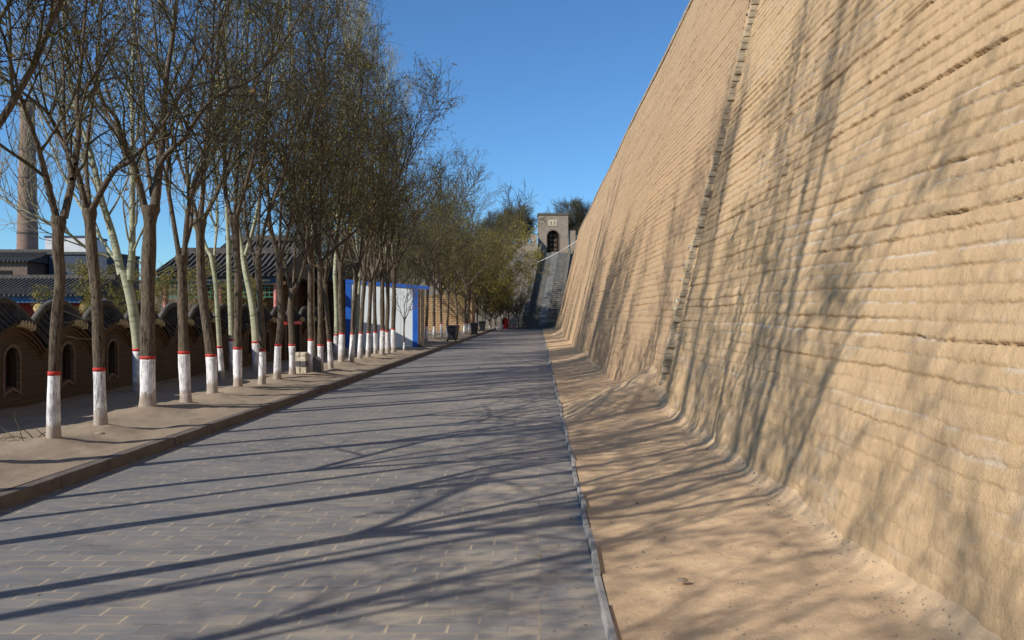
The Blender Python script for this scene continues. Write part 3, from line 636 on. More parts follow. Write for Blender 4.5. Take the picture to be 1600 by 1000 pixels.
# generic prototypes
def proto(kind, seed, zk, r0, nl, dens=1.0, lean=0.15, ts=14):
    rng = random.Random(seed); lx, ly = rng.uniform(-lean, lean), rng.uniform(-lean, lean)
    tr = [(0, 0, -0.08), (0, 0, 0.02)] + [(lx * (z / zk) + rng.uniform(-.03, .03), ly * (z / zk) + rng.uniform(-.03, .03), z) for z in (zk * .3, zk * .65, zk)]
    return tree_data(kind, tr, r0, [], seed, dens, nl, False, ts)
LOC = [proto('locust_mid' if i != 1 else 'locust', 300 + i, zk, r, nl, 0.9) for i, (zk, r, nl) in enumerate([(3.0, .085, 4), (2.6, .075, 4), (3.3, .09, 5), (2.8, .07, 4), (3.1, .08, 4)])]
def poplar_proto(seed, ht, r0):
    rng = random.Random(seed); tr = [(0, 0, -0.08), (0, 0, 0.02), (0.02, 0.02, 1.5), (rng.uniform(-.1, .1), 0, 3.0)]
    top = tr[-1]; lim = []
    for j in range(3):
        a = rng.uniform(0, 6.28); s_ = rng.uniform(0.5, 1.6); q = [top]
        for k in range(1, 5): q.append((top[0] + math.cos(a) * s_ * k / 4 + rng.uniform(-.1, .1), math.sin(a) * s_ * k / 4 + rng.uniform(-.1, .1), 3.0 + (ht - 4.2 - j * 0.8) * k / 4))
        lim.append((q, r0 * (0.75 if j == 0 else 0.5)))
    return tree_data('poplar', tr, r0, lim, seed, 0.9, 0, True, 14)
PPL = [poplar_proto(400 + i, h, r) for i, (h, r) in enumerate([(13.0, .10), (14.5, .12)])]
BARE = [proto('bare', 500 + i, zk, r, nl, 0.9, 0.2, 10) for i, (zk, r, nl) in enumerate([(2.2, .14, 5), (1.6, .12, 6)])]
TOPT = proto('round', 550, 2.0, .18, 11, 1.2, 0.2, 10)
OLIVE = [proto('olive', 600 + i, zk, r, nl, 0.95, 0.2, 10) for i, (zk, r, nl) in enumerate([(2.4, .09, 5), (1.9, .08, 6)])]

mid = [  # px, py, label, relative trunk thickness
 ((484, 587), 'dark whitewashed tree between the low V fork and the tree beside the dark stone', 1.0),
 ((501, 585), 'dark whitewashed tree with the dark stone leaning on its foot', 1.15),
 ((517, 579), 'dark whitewashed tree just right of the one with the dark stone', 0.95),
 ((533, 571), 'thick dark tree overlapping the left blue edge of the board', 1.3),
 ((549, 570), 'thin knobbly tree over the left end of the white board', 0.75),
 ((562, 564), 'second dark trunk in front of the white board', 1.05),
 ((575, 561), 'dark tree leaning left in front of the white board', 1.0),
 ((587, 559), 'dark tree left of the close pair before the middle of the white board', 0.95),
 ((597, 559), 'slender trunk close beside a thicker one before the middle of the board', 0.75),
 ((606, 554), 'slender dark trunk left of the thickest trunk before the board', 0.85),
 ((615, 552), 'thickest trunk standing before the right half of the white board', 1.3),
 ((631, 549), 'very thin young tree near the right blue edge of the board', 0.55),
 ((666, 537), 'whitewashed tree just right of the brown post, before the tan brick wall', 1.0),
 ((678, 531), 'thin whitewashed tree, second right of the brown post', 0.8),
 ((690, 530), 'whitewashed tree with a V fork before the tan brick wall', 0.85),
 ((699, 528), 'whitewashed tree behind the left side of the nearest bin', 1.0),
 ((717, 526), 'whitewashed tree just right of the nearest bin', 1.1),
 ((725, 523), 'whitewashed tree midway between the nearest bin and the next', 1.0),
 ((733, 520), 'whitewashed tree left of the middle bin', 0.9),
 ((746, 516), 'whitewashed tree between the middle bin and the farthest bin', 0.9),
]
rng = random.Random(11)
midp = []
for (px, py), lab, tk in mid:
    B = P(px, py, 0.16); TREES.append((B.x, B.y)); midp.append((B, lab, tk))
off = [(-5.95, 8.35), (-6.1, 6.6), (-5.8, 4.9), (-6.0, 3.1), (-5.9, 1.2), (-6.2, -1.4), (-5.9, -4.6)]
for o_ in off: TREES.append(o_)
# soil strip, built once the trunks are known
ys = np.concatenate([np.arange(-12, 6, 0.25), np.arange(6, 24, 0.06), np.arange(24, 50, 0.12), np.arange(50, 96, 0.3)])
xs = np.concatenate([np.arange(-4.775, -7.2, -0.045), np.arange(-7.2, -12.01, -0.3)])
X, Y = np.meshgrid(xs, ys, indexing='ij')
T_ = TREES; TREES = [t for t in T_]
tag(link('soil_strip', grid_mesh('soil_strip', X, Y, gz(X, Y), flip=True), M['soil']), kind='structure')
for (B, D), lab, grp, nm in built: plant(D, B.x, B.y, float(gz(B.x, B.y)) - 0.06, lab, grp, nm)
for i, (B, lab, tk) in enumerate(midp):
    t = LOC[rng.randrange(5)]; s_ = rng.uniform(0.88, 1.08) if tk > 0.6 else 0.42
    plant(t, B.x, B.y, float(gz(B.x, B.y)) - 0.05, lab, GF, rz=rng.uniform(0, 6.28), sc=s_, tilt=(rng.uniform(-.03, .03), rng.uniform(-.035, .03)))
for i, (x, y) in enumerate(off):
    t = LOC[(i * 2 + 1) % 5]; plant(t, x, y, float(gz(x, y)) - 0.05, 'dark roadside tree beyond the left edge, only limbs or shadows showing', 'roadside trees outside the left edge', rz=rng.uniform(0, 6.28), sc=rng.uniform(0.95, 1.08) if y > 3 else 0.76)
# more poplars behind
for i, ((px, py), lab) in enumerate([((525, 557), 'pale poplar with white foot right of the tree by the dark stone'), ((487, 561), 'pale poplar stem rising close behind the scalloped wall end'),
        ((560, 546), 'tall pale poplar rising behind the left half of the white board'), ((596, 538), 'tall pale poplar rising behind the middle of the white board')]):
    B = P(px, py, 0.16); plant(PPL[i % 2], B.x, B.y, 0.1, lab, GP, 'poplar_tree', rz=i * 1.7, sc=1.0 + 0.06 * (i % 3), painted=(i == 0))
for i, (x, y, s_) in enumerate([(-7.5, 4.6, 1.0), (-7.7, 1.3, 1.05), (-7.4, 7.2, .95)]): plant(PPL[i % 2], x, y, 0.1, 'pale poplar outside the left edge, behind the front row', 'poplars outside the left edge', 'poplar_tree', rz=i * 2.2, sc=s_, thin=0.62)
# far end of the row
for i, (x, y, s_, lab) in enumerate([(-5.6, 64, 1.1, 'yellow olive leafy tree overhanging the middle bin'), (-4.9, 72, 1.0, 'yellow olive leafy tree above the farthest bin'), (-6.8, 78, 1.2, 'taller olive leafy tree behind the farthest bin'), (-4.2, 84, .66, 'rounded olive tree nearest the stairway, left of the red box')]):
    plant(OLIVE[i % 2], x, y, 0.1, lab, 'olive leafy trees at the far end of the row', 'leafy_tree', rz=i * 2.1, sc=s_)
for i, (px, yy, s_) in enumerate([(757, 86, .5), (765, 88, .52), (775, 88.5, .48), (785, 89, .55)]):
    lab = ['leftmost thin white-footed tree at the end of the lane', 'second thin white-footed tree at the end of the lane', 'third thin white-footed tree at the end of the lane', 'thin white-footed tree touching the red box'][i]
    plant(BARE[i % 2], (px - HX) * yy / F, yy, 0.05, lab, 'thin whitewashed trees at the lane end', 'roadside_tree', rz=i * 1.3, sc=s_)
FARB = [(-9.5, 78, 1.75), (-7.0, 83, 1.7), (-12.5, 70, 1.6), (-5.2, 90, 0.85), (-3.2, 91, 0.62), (-7.5, 91.5, 1.0), (-2.2, 91.5, .5)]
FL = ['tallest bare tree behind the olive crowns', 'bare tree with bare top right above the olive crowns', 'bare tree behind the tan brick wall', 'dark bushy tree before the grey end wall', 'dark bushy tree left of the red box',
      'dark leafless tree before the left part of the end wall', 'small dark tree between the red box and the stairway']
for i, (x, y, s_) in enumerate(FARB): plant(BARE[i % 2], x, y, 0.0, FL[i], 'bare trees at the far end', 'bare_tree', rz=i * 2.3, sc=s_, painted=False)
for i, (x, y, z, s_, lab) in enumerate([(-2.7, 116, 9.4, 1.08, 'round bare tree on the wall top left of the gate tower'), (5.1, 118, 9.6, 1.22, 'round bare tree on the wall top right of the gate tower'), (-6.4, 120, 9.2, 1.05, 'bare tree on the wall top furthest left of the gate tower')]):
    plant(TOPT, x, y, z, lab, 'bare trees on the wall top', 'bare_tree', rz=i * 2.3 + 1, sc=s_, painted=False)
# trees in the gardens beyond the scalloped wall
GB = [(-13.5, 26, .42, 'O', 'small greenish shrub tree behind the leaning poplar'), (-11.8, 27.5, .40, 'O', 'small shrub tree left of the green pavilion'), (-12.5, 46, 1.0, 'B', 'bare tree behind the pavilion roofs'),
      (-16, 55, 1.15, 'B', 'bare tree far behind the green pavilion'), (-10.5, 50, 1.05, 'B', 'bare tree rising behind the white board'), (-9.4, 41, .95, 'B', 'bare tree close behind the left end of the white board'),
      (-21, 62, 1.0, 'B', 'bare tree between the tiled hall and the pavilion'), (-9.8, 60, 1.2, 'B', 'bare tree behind the right end of the white board')]
for i, (x, y, s_, k, lab) in enumerate(GB): plant((OLIVE if k == 'O' else BARE)[i % 2], x, y, 0.0, lab, 'garden trees beyond the scalloped wall', 'garden_tree', rz=i * 1.9, sc=s_, painted=False)
# dry twigs low on the second trunk
mb = MB(); B2 = built[1][0][0]
for a in range(7):
    z0 = rng.uniform(1.2, 1.9); d = (-rng.uniform(.4, 1), rng.uniform(-.5, .3), rng.uniform(-.1, .5)); mb.tube(path((B2.x - 0.02, B2.y, z0 + 0.1), vnorm(d), rng.uniform(.3, .6), 5, rng, .15, .03), [.005, .0045, .004, .003, .003, .002], 5)
tw = mb.build('low_twigs', M['twig'])
for o in C.objects:
    if o.type == 'EMPTY' and o.get('label', '').startswith('dark tree with twigs sprouting'):
        tw.data.transform(Matrix.Translation(-o.location)); tw.parent = o
# fallen dry branch on the soil at the left edge
mb = MB()
for a in range(9):
    p0 = (-6.15 + rng.uniform(-.3, .2), 9.9 + rng.uniform(-.2, .25), 0.2); mb.tube(path(p0, vnorm((rng.uniform(-1, .5), rng.uniform(-.5, .5), rng.uniform(0, .35))), rng.uniform(.25, .6), 5, rng, .2, -.03), [.007, .006, .005, .004, .003, .002], 5)
tag(mb.build('fallen_branch', M['twig']), 'dry broken branch lying on the soil left of the first trunk', 'branch')

# ------------------------------------------------------------------ scalloped garden wall on the left
GX = -8.6; PER = 1.6; GY0 = 9.6; NB = 15; YC = 15.17     # face x, bay length, start, bays, one crest
GY0 = YC - 3.5 * PER; GY1 = GY0 + NB * PER
def wave(y):
    a = abs(math.cos(math.pi * (y - YC) / PER)); return a ** 0.85 if a > 0 else 0
def zr(y): return 1.45 + 0.43 * wave(y)      # ridge
def ze(y): return zr(y) - 0.39               # front eave
gw = empty('garden_wall', (0, 0, 0), 'low brown brick garden wall with scalloped grey tile top and arched openings', 'wall')
nseg = NB * 16; yy = [GY0 + (GY1 - GY0) * i / nseg for i in range(nseg + 1)]
def arch(c, w, z0, z1):
    r = w / 2; pts = [(c - r, z0), (c, z0 + 0.09), (c + r, z0)]
    for k in range(9): a = math.pi * k / 8; pts.append((c + r * math.cos(a), z1 - r + r * math.sin(a)))
    return pts
centers = [GY0 + PER * (b + 0.5) for b in range(NB)]
mb = MB()
for b, c in enumerate(centers):
    y0 = GY0 + b * PER; y1 = y0 + PER; top = [(y0 + (y1 - y0) * i / 16, ze(y0 + (y1 - y0) * i / 16) + 0.02) for i in range(17)]
    mb.holed([(y0, 0.0), (y1, 0.0)] + top[::-1], [arch(c, 0.40, 0.40, 1.17)], lambda u, v, d: (GX - d, u, v), 0.16)
mb.add([(GX - 0.34, GY0, 0), (GX - 0.34, GY1, 0)] + [(GX - 0.34, y, ze(y)) for y in yy[::-1]], [tuple(range(len(yy) + 2))[::-1]])
for y, s_ in ((GY0, 1), (GY1, -1)): mb.add([(GX - 0.34, y, 0), (GX, y, 0), (GX, y, ze(y)), (GX - 0.34, y, ze(y))], [(0, 1, 2, 3)[::s_]])
mb.build('wall_body', M['gbrick'], gw)
for c in centers:
    mb = MB(); pa = arch(c, 0.47, 0.36, 1.21); pb = arch(c, 0.38, 0.42, 1.15); n = len(pa)
    vs = [(GX + 0.02, u, v) for u, v in pa] + [(GX + 0.02, u, v) for u, v in pb] + [(GX - 0.05, u, v) for u, v in pa] + [(GX - 0.05, u, v) for u, v in pb]
    mb.add(vs, [(k, (k + 1) % n, n + (k + 1) % n, n + k) for k in range(n)] + [(k, 2 * n + k, 2 * n + (k + 1) % n, (k + 1) % n) for k in range(n)] + [(n + k, n + (k + 1) % n, 3 * n + (k + 1) % n, 3 * n + k) for k in range(n)])
    fr = mb.build('window_frame', M['brownbrick'], gw)
    m2 = MB().box(GX - 0.17, GX - 0.15, c - 0.24, c + 0.24, 0.36, 1.24); m2.build('dark_pane', M['dark'], fr)
# tile cap: two slopes, ribs of round tiles, ridge, double drip course
mb = MB()
XRd = GX - 0.17
for side_, xo in ((1, GX + 0.14), (-1, GX - 0.48)):
    vs = []
    for y in yy: vs += [(XRd, y, zr(y)), ((XRd + xo) / 2, y, zr(y) - 0.17), (xo, y, ze(y) + 0.06), (xo, y, ze(y) + 0.03)]
    fs = []
    for i in range(len(yy) - 1):
        for k in range(3):
            q = (i * 4 + k, i * 4 + k + 1, (i + 1) * 4 + k + 1, (i + 1) * 4 + k); fs.append(q if side_ > 0 else q[::-1])
    mb.add(vs, fs, True)
mb.build('cap_slopes', M['cap'], gw)
mb = MB(); y = GY0 + 0.05
while y < GY1:
    mb.tube([(XRd + 0.02, y, zr(y) + 0.005), ((XRd + GX + 0.14) / 2, y, zr(y) - 0.155), (GX + 0.155, y, ze(y) + 0.075)], 0.028, 8); y += 0.1033
mb.build('round_tiles', M['cap'], gw)
mb = MB().tube([(XRd, y, zr(y) + 0.03) for y in yy], 0.07, 8); mb.build('ridge', M['tile'], gw)
mb = MB()
for dz, dx, w in ((-0.005, 0.09, 0.03), (-0.065, 0.055, 0.03), (-0.12, 0.02, 0.028)):
    for i in range(len(yy) - 1):
        a, b = yy[i], yy[i + 1]; za, zb = ze(a) + dz, ze(b) + dz
        mb.hexa([(GX - 0.02, a, za - w), (GX + dx, a, za - w), (GX + dx, b, zb - w), (GX - 0.02, b, zb - w), (GX - 0.02, a, za + w * 0.8), (GX + dx, a, za + w * 0.8), (GX + dx, b, zb + w * 0.8), (GX - 0.02, b, zb + w * 0.8)])
mb.build('drip_courses', M['wood'], gw)
mb = MB()   # brick fans under each crest, sunlight on them painted in as pale colour
for c in centers:
    for k in range(5):
        yk = c - 0.02 + k * 0.085; mb.hexa([(GX + 0.05, yk, ze(yk) - 0.02), (GX + 0.17, yk + 0.03, ze(yk) + 0.0), (GX + 0.17, yk + 0.05, ze(yk)), (GX + 0.05, yk + 0.045, ze(yk) - 0.02),
                 (GX + 0.05, yk, ze(yk) + 0.06), (GX + 0.18, yk + 0.02, ze(yk) + 0.10), (GX + 0.18, yk + 0.05, ze(yk) + 0.10), (GX + 0.05, yk + 0.045, ze(yk) + 0.06)])
mb.build('sunlit_fan_bricks', M['cream'], gw)
# doorway in the wall with red lintel
d = empty('doorway', (GX + 0.12, 28.4, 0), 'dark doorway with bright red lintel in front of the scalloped wall', 'doorway')
MB().box(-0.02, 0.06, -0.75, 0.75, 0.1, 1.32).build('dark_opening_fill', M['dark'], d)  # near-black sheet, painted shade of the open doorway
MB().box(-0.02, 0.12, -0.95, 0.95, 1.33, 1.43).build('lintel', M['redbright'], d)
MB().box(-0.02, 0.10, -0.95, -0.76, 0.1, 1.32).build('jamb', M['wood'], d); MB().box(-0.02, 0.10, 0.76, 0.95, 0.1, 1.32).build('jamb', M['wood'], d)

# ------------------------------------------------------------------ blue framed white board
A = Vector((-8.85, 38.1, 0)); Bv = Vector((-5.62, 38.6, 0)); dirv = (Bv - A).normalized(); Lb = (Bv - A).length; rz = math.atan2(dirv.y, dirv.x)
h = empty('site_board', A + Vector((0, 0, 0.1)), 'large white panel board with bright blue frame behind the row of trees', 'board'); h.rotation_euler = (0, 0, rz)
def slant(x0, x1, y0, y1, z0, z1a, z1b, nm, mt): return MB().hexa([(x0, y0, z0), (x1, y0, z0), (x1, y1, z0), (x0, y1, z0), (x0, y0, z1a), (x1, y0, z1b), (x1, y1, z1b), (x0, y1, z1a)]).build(nm, mt, h)
zt = lambda x: 3.0 - 0.24 * x / Lb
slant(0.24, Lb - 0.24, -0.03, 0.03, 0.02, zt(.24), zt(Lb - .24), 'white_panel', M['board'])
mb = MB()
for k in range(1, 5): x = 0.24 + (Lb - 0.48) * k / 5; mb.box(x - 0.008, x + 0.008, -0.034, -0.0305, 0.02, zt(x) - 0.01)
mb.build('panel_joint', M['plaster'], h)
slant(0, 0.238, -0.06, 0.06, 0, zt(0), zt(.24), 'blue_post', M['blue']); slant(Lb - 0.238, Lb, -0.06, 0.06, 0, zt(Lb - .24), zt(Lb), 'blue_post', M['blue'])
MB().hexa([(0, -.075, zt(0) + .002), (Lb + .5, -.075, zt(Lb + .5) + .002), (Lb + .5, .075, zt(Lb + .5) + .002), (0, .075, zt(0) + .002), (0, -.075, zt(0) + .17), (Lb + .5, -.075, zt(Lb + .5) + .14), (Lb + .5, .075, zt(Lb + .5) + .14), (0, .075, zt(0) + .17)]).build('blue_top_rail', M['blue'], h)
MB().box(Lb + 0.005, Lb + 0.12, -0.07, 0.07, 0, 2.72).build('brown_post', M['brownpost'], h); MB().box(Lb + 0.15, Lb + 0.30, -0.05, 0.09, 0, 2.72).build('brown_post', M['brownpost'], h)

# ------------------------------------------------------------------ tan brick wall beyond the board
w = empty('brick_wall', (-6.2, 76, 0), 'sunlit tan brick wall crossing behind the bins, its top stepping up to an end pier', 'wall')
Lb = 8.0; n = 16; mb = MB(); m2 = MB()
for k in range(n):
    x1 = -0.6 - Lb * k / n; x0 = x1 - Lb / n; zt_ = 3.9 - 1.5 * (k / n) ** 0.8; mb.box(x0 + .002, x1, 0, 0.5, 0, zt_); m2.box(x0 + .004, x1, -.05, .55, zt_ + .002, zt_ + .12)
mb.build('wall_body', M['tbrick'], w); m2.build('coping', M['tbrick'], w)
MB().box(-0.598, 0.1, -0.15, 3.5, 0, 4.4).box(-.64, .14, -.2, 3.55, 4.402, 4.6).build('end_pier', M['tbrick'], w)

# ------------------------------------------------------------------ wheelie bins
def make_bin():
    e = empty('wheelie_bin', (0, 0, 0)); m = MB()
    m.hexa([(-.19, -.24, .08), (.19, -.24, .08), (.19, .24, .08), (-.19, .24, .08), (-.27, -.34, .84), (.27, -.34, .84), (.27, .34, .84), (-.27, .34, .84)])
    m.box(-.29, .29, -.36, .36, .80, .85); m.build('body', M['plastic'], e, bevel=0.02)
    l = MB(); l.hexa([(-.30, -.37, .856), (.30, -.37, .856), (.30, .37, .856), (-.30, .37, .856), (-.25, -.30, .92), (.25, -.30, .92), (.25, .30, .92), (-.25, .30, .92)]); l.build('lid', M['plastic'], e, bevel=0.015)
    MB().tube([(-.22, .42, .87), (.22, .42, .87)], .018, 8).build('handle', M['plastic'], e)
    for s_ in (-1, 1):
        MB().tube([(s_ * .22, .26, .1), (s_ * .27, .26, .1)], .1, 14).build('wheel', M['plastic'], e)
    return e
b0 = make_bin(); kids = list(b0.children)
for i, (px, py, rzz, lab) in enumerate([(708, 533, 2.9, 'black wheelie bin, the nearest and largest of three by the kerb'), (741, 524, 3.3, 'black wheelie bin, the middle one of three by the kerb'), (753.5, 518.5, 3.1, 'black wheelie bin, the farthest of three by the kerb')]):
    if i == 0: e = b0
    else:
        e = b0.copy(); C.objects.link(e)
        for k in kids: c = k.copy(); C.objects.link(c); c.parent = e
    B = P(px, py, 0.14); e.location = (B.x, B.y, 0.13); e.rotation_euler = (0, 0, rzz); tag(e, lab, 'bin', 'black bins by the kerb')

# ------------------------------------------------------------------ small things among the trees
B = P(471, 588, 0.15); s_ = empty('stone_pile', (B.x, B.y, 0.14), 'short pillar of stacked pale stone blocks between two whitewashed trunks', 'stone pile')
for zz, sz, ww, mk in ((0, .26, .30, 'marble'), (.262, .12, .27, 'darkstone'), (.384, .13, .31, 'marble'), (.516, .09, .26, 'marble')):
    mb = MB()
    for k in range(2): mb.obox((-0.07 + 0.145 * k, rng.uniform(-.01, .01), zz), .14, .26, sz, rng.uniform(-.06, .06), 0.95)
    mb.build('stone_course', M[mk], s_, bevel=0.015)
B = P(494, 587, 0.15); mb = MB().obox((0, 0, 0), .26, .26, .44, 0.3, 0.86).obox((0, 0, .44), .20, .2, .05, 0.3, 0.7); o = mb.build('stone_block', M['darkstone'], None, bevel=0.02); o.location = (B.x, B.y, 0.14)
tag(o, 'dark upright stone block at the foot of a whitewashed tree', 'stone')
for i, (x, y, r, lab) in enumerate([(-5.6, 10.6, .05, 'small clod of soil on the tree strip by the first trunk'), (0.86, 5.0, .028, 'small dark clod on the tan dirt near the right kerb')]):
    mb = MB(); mb.lathe((0, 0, 0), [(0.001, -r * .5), (r * .8, -r * .3), (r, 0), (r * .7, r * .4), (0.001, r * .55)], 9); o = mb.build('clod', M['soil']); o.location = (x, y, float(gz(x, y)) if x < 0 else .10); o.scale = (1.4, .9, .7); tag(o, lab, 'clod')
# loose pebbles and crumbs on the dirt (nobody could count them)
V = []; Fc = []; g = random.Random(9)
def zat(x, y): return float(berm_z(np.array([[x]]), np.array([[y]]), np.array([[(x - XR - .06) / (2.13 - XR - .06)]]))[0, 0])
for k in range(1700):
    if k % 3: x = g.uniform(0.46, 1.9) if k % 2 else 2.02 - abs(g.gauss(0, .12)); y = 3 + 12 * g.random() ** 1.6; z = zat(x, y)
    else: x = g.uniform(-7.8, -4.85); y = g.uniform(7, 24); z = float(gz(x, y))
    r = g.uniform(.003, .011) * (2.2 if g.random() < .06 else 1); n = len(V)
    for dx, dy, dz in ((1, 0, 0), (0, 1, 0), (-1, 0, 0), (0, -1, 0), (0, 0, .8), (0, 0, -.6)): V.append((x + dx * r * g.uniform(.7, 1.3), y + dy * r * g.uniform(.7, 1.3), z + dz * r))
    for a_, b_ in ((0, 1), (1, 2), (2, 3), (3, 0)): Fc += [(n + a_, n + b_, n + 4), (n + b_, n + a_, n + 5)]
me = bpy.data.meshes.new('pebbles'); me.from_pydata(V, [], Fc); me.update(); tag(link('pebbles', me, M['ground']), 'loose pebbles and crumbs of earth scattered on the dirt', 'pebbles', kind='stuff')

V = []; Fc = []
for k in range(420):
    if k % 4: x = XR - abs(g.gauss(0, .25)) - .01; z = .006
    else: x = g.uniform(XL + .02, XR - .05); z = .006
    if k % 4 == 1: x = XL + abs(g.gauss(0, .12)) + .01
    y = 3 + 30 * g.random() ** 1.4; r = g.uniform(.006, .018); a = g.uniform(0, 6.28); n = len(V)
    for da, rr, dz in ((0, 1, .004), (1.9, .45, 0), (3.14, 1, .001), (4.4, .45, .006)): V.append((x + math.cos(a + da) * r * rr, y + math.sin(a + da) * r * rr, z + dz))
    Fc.append((n, n + 1, n + 2, n + 3))
me = bpy.data.meshes.new('dry_leaves'); me.from_pydata(V, [], Fc); me.update(); tag(link('dry_leaves', me, M['leaf_litter']), 'dry leaf crumbs gathered along the edges of the paving', 'leaf litter', kind='stuff')
# ------------------------------------------------------------------ far end: stairway, end wall, gate tower
sw = empty('stairway', (0, 0, 0), 'steep straight grey brick stairway climbing the end wall to the gate tower', 'stairs')
y0s, y1s, zs0, zs1 = 92.5, 105.5, 0.35, 9.4; xl0, xl1 = -1.55, 0.15; wd = 3.75; NS = 38
def sx(y): return xl0 + (xl1 - xl0) * (y - y0s) / (y1s - y0s)
def flight(a, b, name):
    mb = MB()
    for k in range(NS):
        ya = y0s + (y1s - y0s) * k / NS; yb = y0s + (y1s - y0s) * (k + 1) / NS; z = zs0 + (zs1 - zs0) * (k + 1) / NS; x = sx(ya)
        mb.box(x + a, x + b, ya, yb + 0.02, z - 0.6, z - 0.05); mb.box(x + a, x + b, ya - 0.055, yb, z - 0.048, z)
    return mb.build(name, M['step'], sw)
flight(0.22, 1.45, 'flight'); flight(2.35, 3.6, 'flight')
def slope(a, b, zo, th, mat, name, ya=y0s - 0.1, yb=y1s):
    zf = lambda y: zs0 + (zs1 - zs0) * (y - y0s) / (y1s - y0s)
    xa, xb = sx(ya), sx(yb); za, zb = zf(ya) + zo, zf(yb) + zo
    return MB().hexa([(xa + a, ya, za - th), (xa + b, ya, za - th), (xb + b, yb, zb - th), (xb + a, yb, zb - th), (xa + a, ya, za), (xa + b, ya, za), (xb + b, yb, zb), (xb + a, yb, zb)]).build(name, mat, sw)
slope(1.452, 2.345, 0.14, 0.6, M['ramp'], 'centre_ramp')
slope(-0.25, 0.215, 1.05, 1.9, M['city_x'], 'side_parapet'); slope(3.605, 3.95, 0.55, 1.3, M['city_x'], 'side_parapet')
MB().box(sx(92) - 0.3, 3.2, 91.3, 92.35, 0, 0.42).box(-2.6, 2.3, 90.9, 91.29, 0, 0.2).build('bottom_step', M['ramp'], sw)

ew = empty('end_wall', (0, 0, 0), 'grey brown brick city wall closing the lane, left of the stairway', 'city wall')
mb = MB(); mb.hexa([(-24, 95, 0), (-1.85, 95, 0), (-1.85, 110, 0), (-24, 110, 0), (-24, 105, 9.7), (-0.2, 105, 9.7), (-0.2, 110, 9.7), (-24, 110, 9.7)])
mb.hexa([(-1.84, 96.2, 0), (5.5, 96.2, 0), (5.5, 112, 0), (-1.84, 112, 0), (-0.19, 105.6, 9.3), (16, 105.6, 9.3), (16, 125, 9.3), (-0.19, 125, 9.3)])
mb.box(-24, -0.2, 110.01, 126, 8, 9.6); mb.build('wall_body', M['city_x'], ew)
mb = MB().box(-24, -0.13, 104.9, 105.4, 9.702, 10.55); x = -23.8
while x < -1.5: mb.box(x, x + 1.5, 104.9, 105.4, 10.552, 11.15); x += 2.1
mb.build('battlement', M['tower'], ew)
MB().box(-4.0, -0.25, 104.6, 104.89, 8.6, 9.9).build('patched_band', M['plaster'], ew).data.materials[0] = M['tower']

gt = empty('gate_tower', (1.82, 107, 9.4), 'square tan brick gate tower with dark arched doorway and stone plaque at the stair head', 'gate tower')
mb = MB()
def ar(w, z0, z1):
    r = w / 2; return [(-r, z0), (r, z0)] + [(r * math.cos(math.pi * k / 12), z1 - r + r * math.sin(math.pi * k / 12)) for k in range(13)]
mb.holed([(-1.95, -0.1), (1.95, -0.1), (1.95, 5.0), (-1.95, 5.0)], [ar(1.5, 0.12, 3.0)], lambda u, v, d_: (u, d_, v), 0.9)
mb.add([(-1.95, 0, -.1), (-1.95, 3.2, -.1), (-1.95, 3.2, 5), (-1.95, 0, 5)], [(3, 2, 1, 0)]); mb.add([(1.95, 0, -.1), (1.95, 3.2, -.1), (1.95, 3.2, 5), (1.95, 0, 5)], [(0, 1, 2, 3)])
mb.add([(-1.95, 3.2, -.1), (1.95, 3.2, -.1), (1.95, 3.2, 5), (-1.95, 3.2, 5)], [(3, 2, 1, 0)]); mb.build('tower_body', M['tower'], gt)
MB().box(-2.05, 2.05, -0.12, 3.3, 5.002, 5.14).box(-1.98, 1.98, -0.05, 3.2, 5.142, 5.24).build('roof_slab', M['city_x'], gt)
dr = MB().box(-0.8, 0.8, 0.6, 0.68, 0.12, 3.1).build('door', M['dark'], gt); mb = MB()
for k in range(4): mb.box(-0.5, -0.06, 0.585, 0.598, 0.4 + k * .6, .8 + k * .6); mb.box(0.06, 0.5, 0.585, 0.598, 0.4 + k * .6, .8 + k * .6)
mb.build('door_panel', M['wood'], dr)
mb = MB(); pa = ar(1.72, 0.12, 3.12); pb = ar(1.5, 0.12, 3.0); n = len(pa)
mb.add([(u, -0.04, v) for u, v in pa] + [(u, -0.04, v) for u, v in pb], [(k, (k + 1) % n, n + (k + 1) % n, n + k) for k in range(1, n - 1 + 1) if True]); mb.build('arch_ring', M['brownbrick'], gt)
pq = MB().box(-0.6, 0.55, -0.06, 0.02, 3.55, 4.35).build('plaque', M['marble'], gt); MB().box(-0.5, 0.45, -0.075, -0.062, 3.63, 4.27).build('plaque_face', M['cream'], pq)
mb = MB()   # two carved characters
for cx in (-0.26, 0.2):
    for z in (3.75, 3.95, 4.12): mb.box(cx - .13, cx + .13, -.084, -.077, z, z + .028)
    for xx in (-.09, .0, .09): mb.box(cx + xx - .012, cx + xx + .012, -.090, -.0845, 3.73, 4.16)
mb.build('carved_character', M['darkstone'], pq)
MB().box(-2.0, 2.0, -0.5, -0.01, -0.1, 0.1).build('threshold', M['cream'], gt)
MB().box(2.0, 2.9, 0.2, 0.7, -.1, 3.0).box(2.45, 3.0, -1.4, 0.19, -0.2, 1.6).build('side_wall', M['tower'], gt); MB().hexa([(-2.9, -2.0, -.3), (-2.05, -2.0, -.3), (-2.05, 0.4, -.3), (-2.9, .4, -.3), (-2.9, -2.0, 1.2), (-2.05, -2.0, 1.2), (-2.05, .4, 2.5), (-2.9, .4, 2.5)]).build('side_wall', M['tower'], gt)

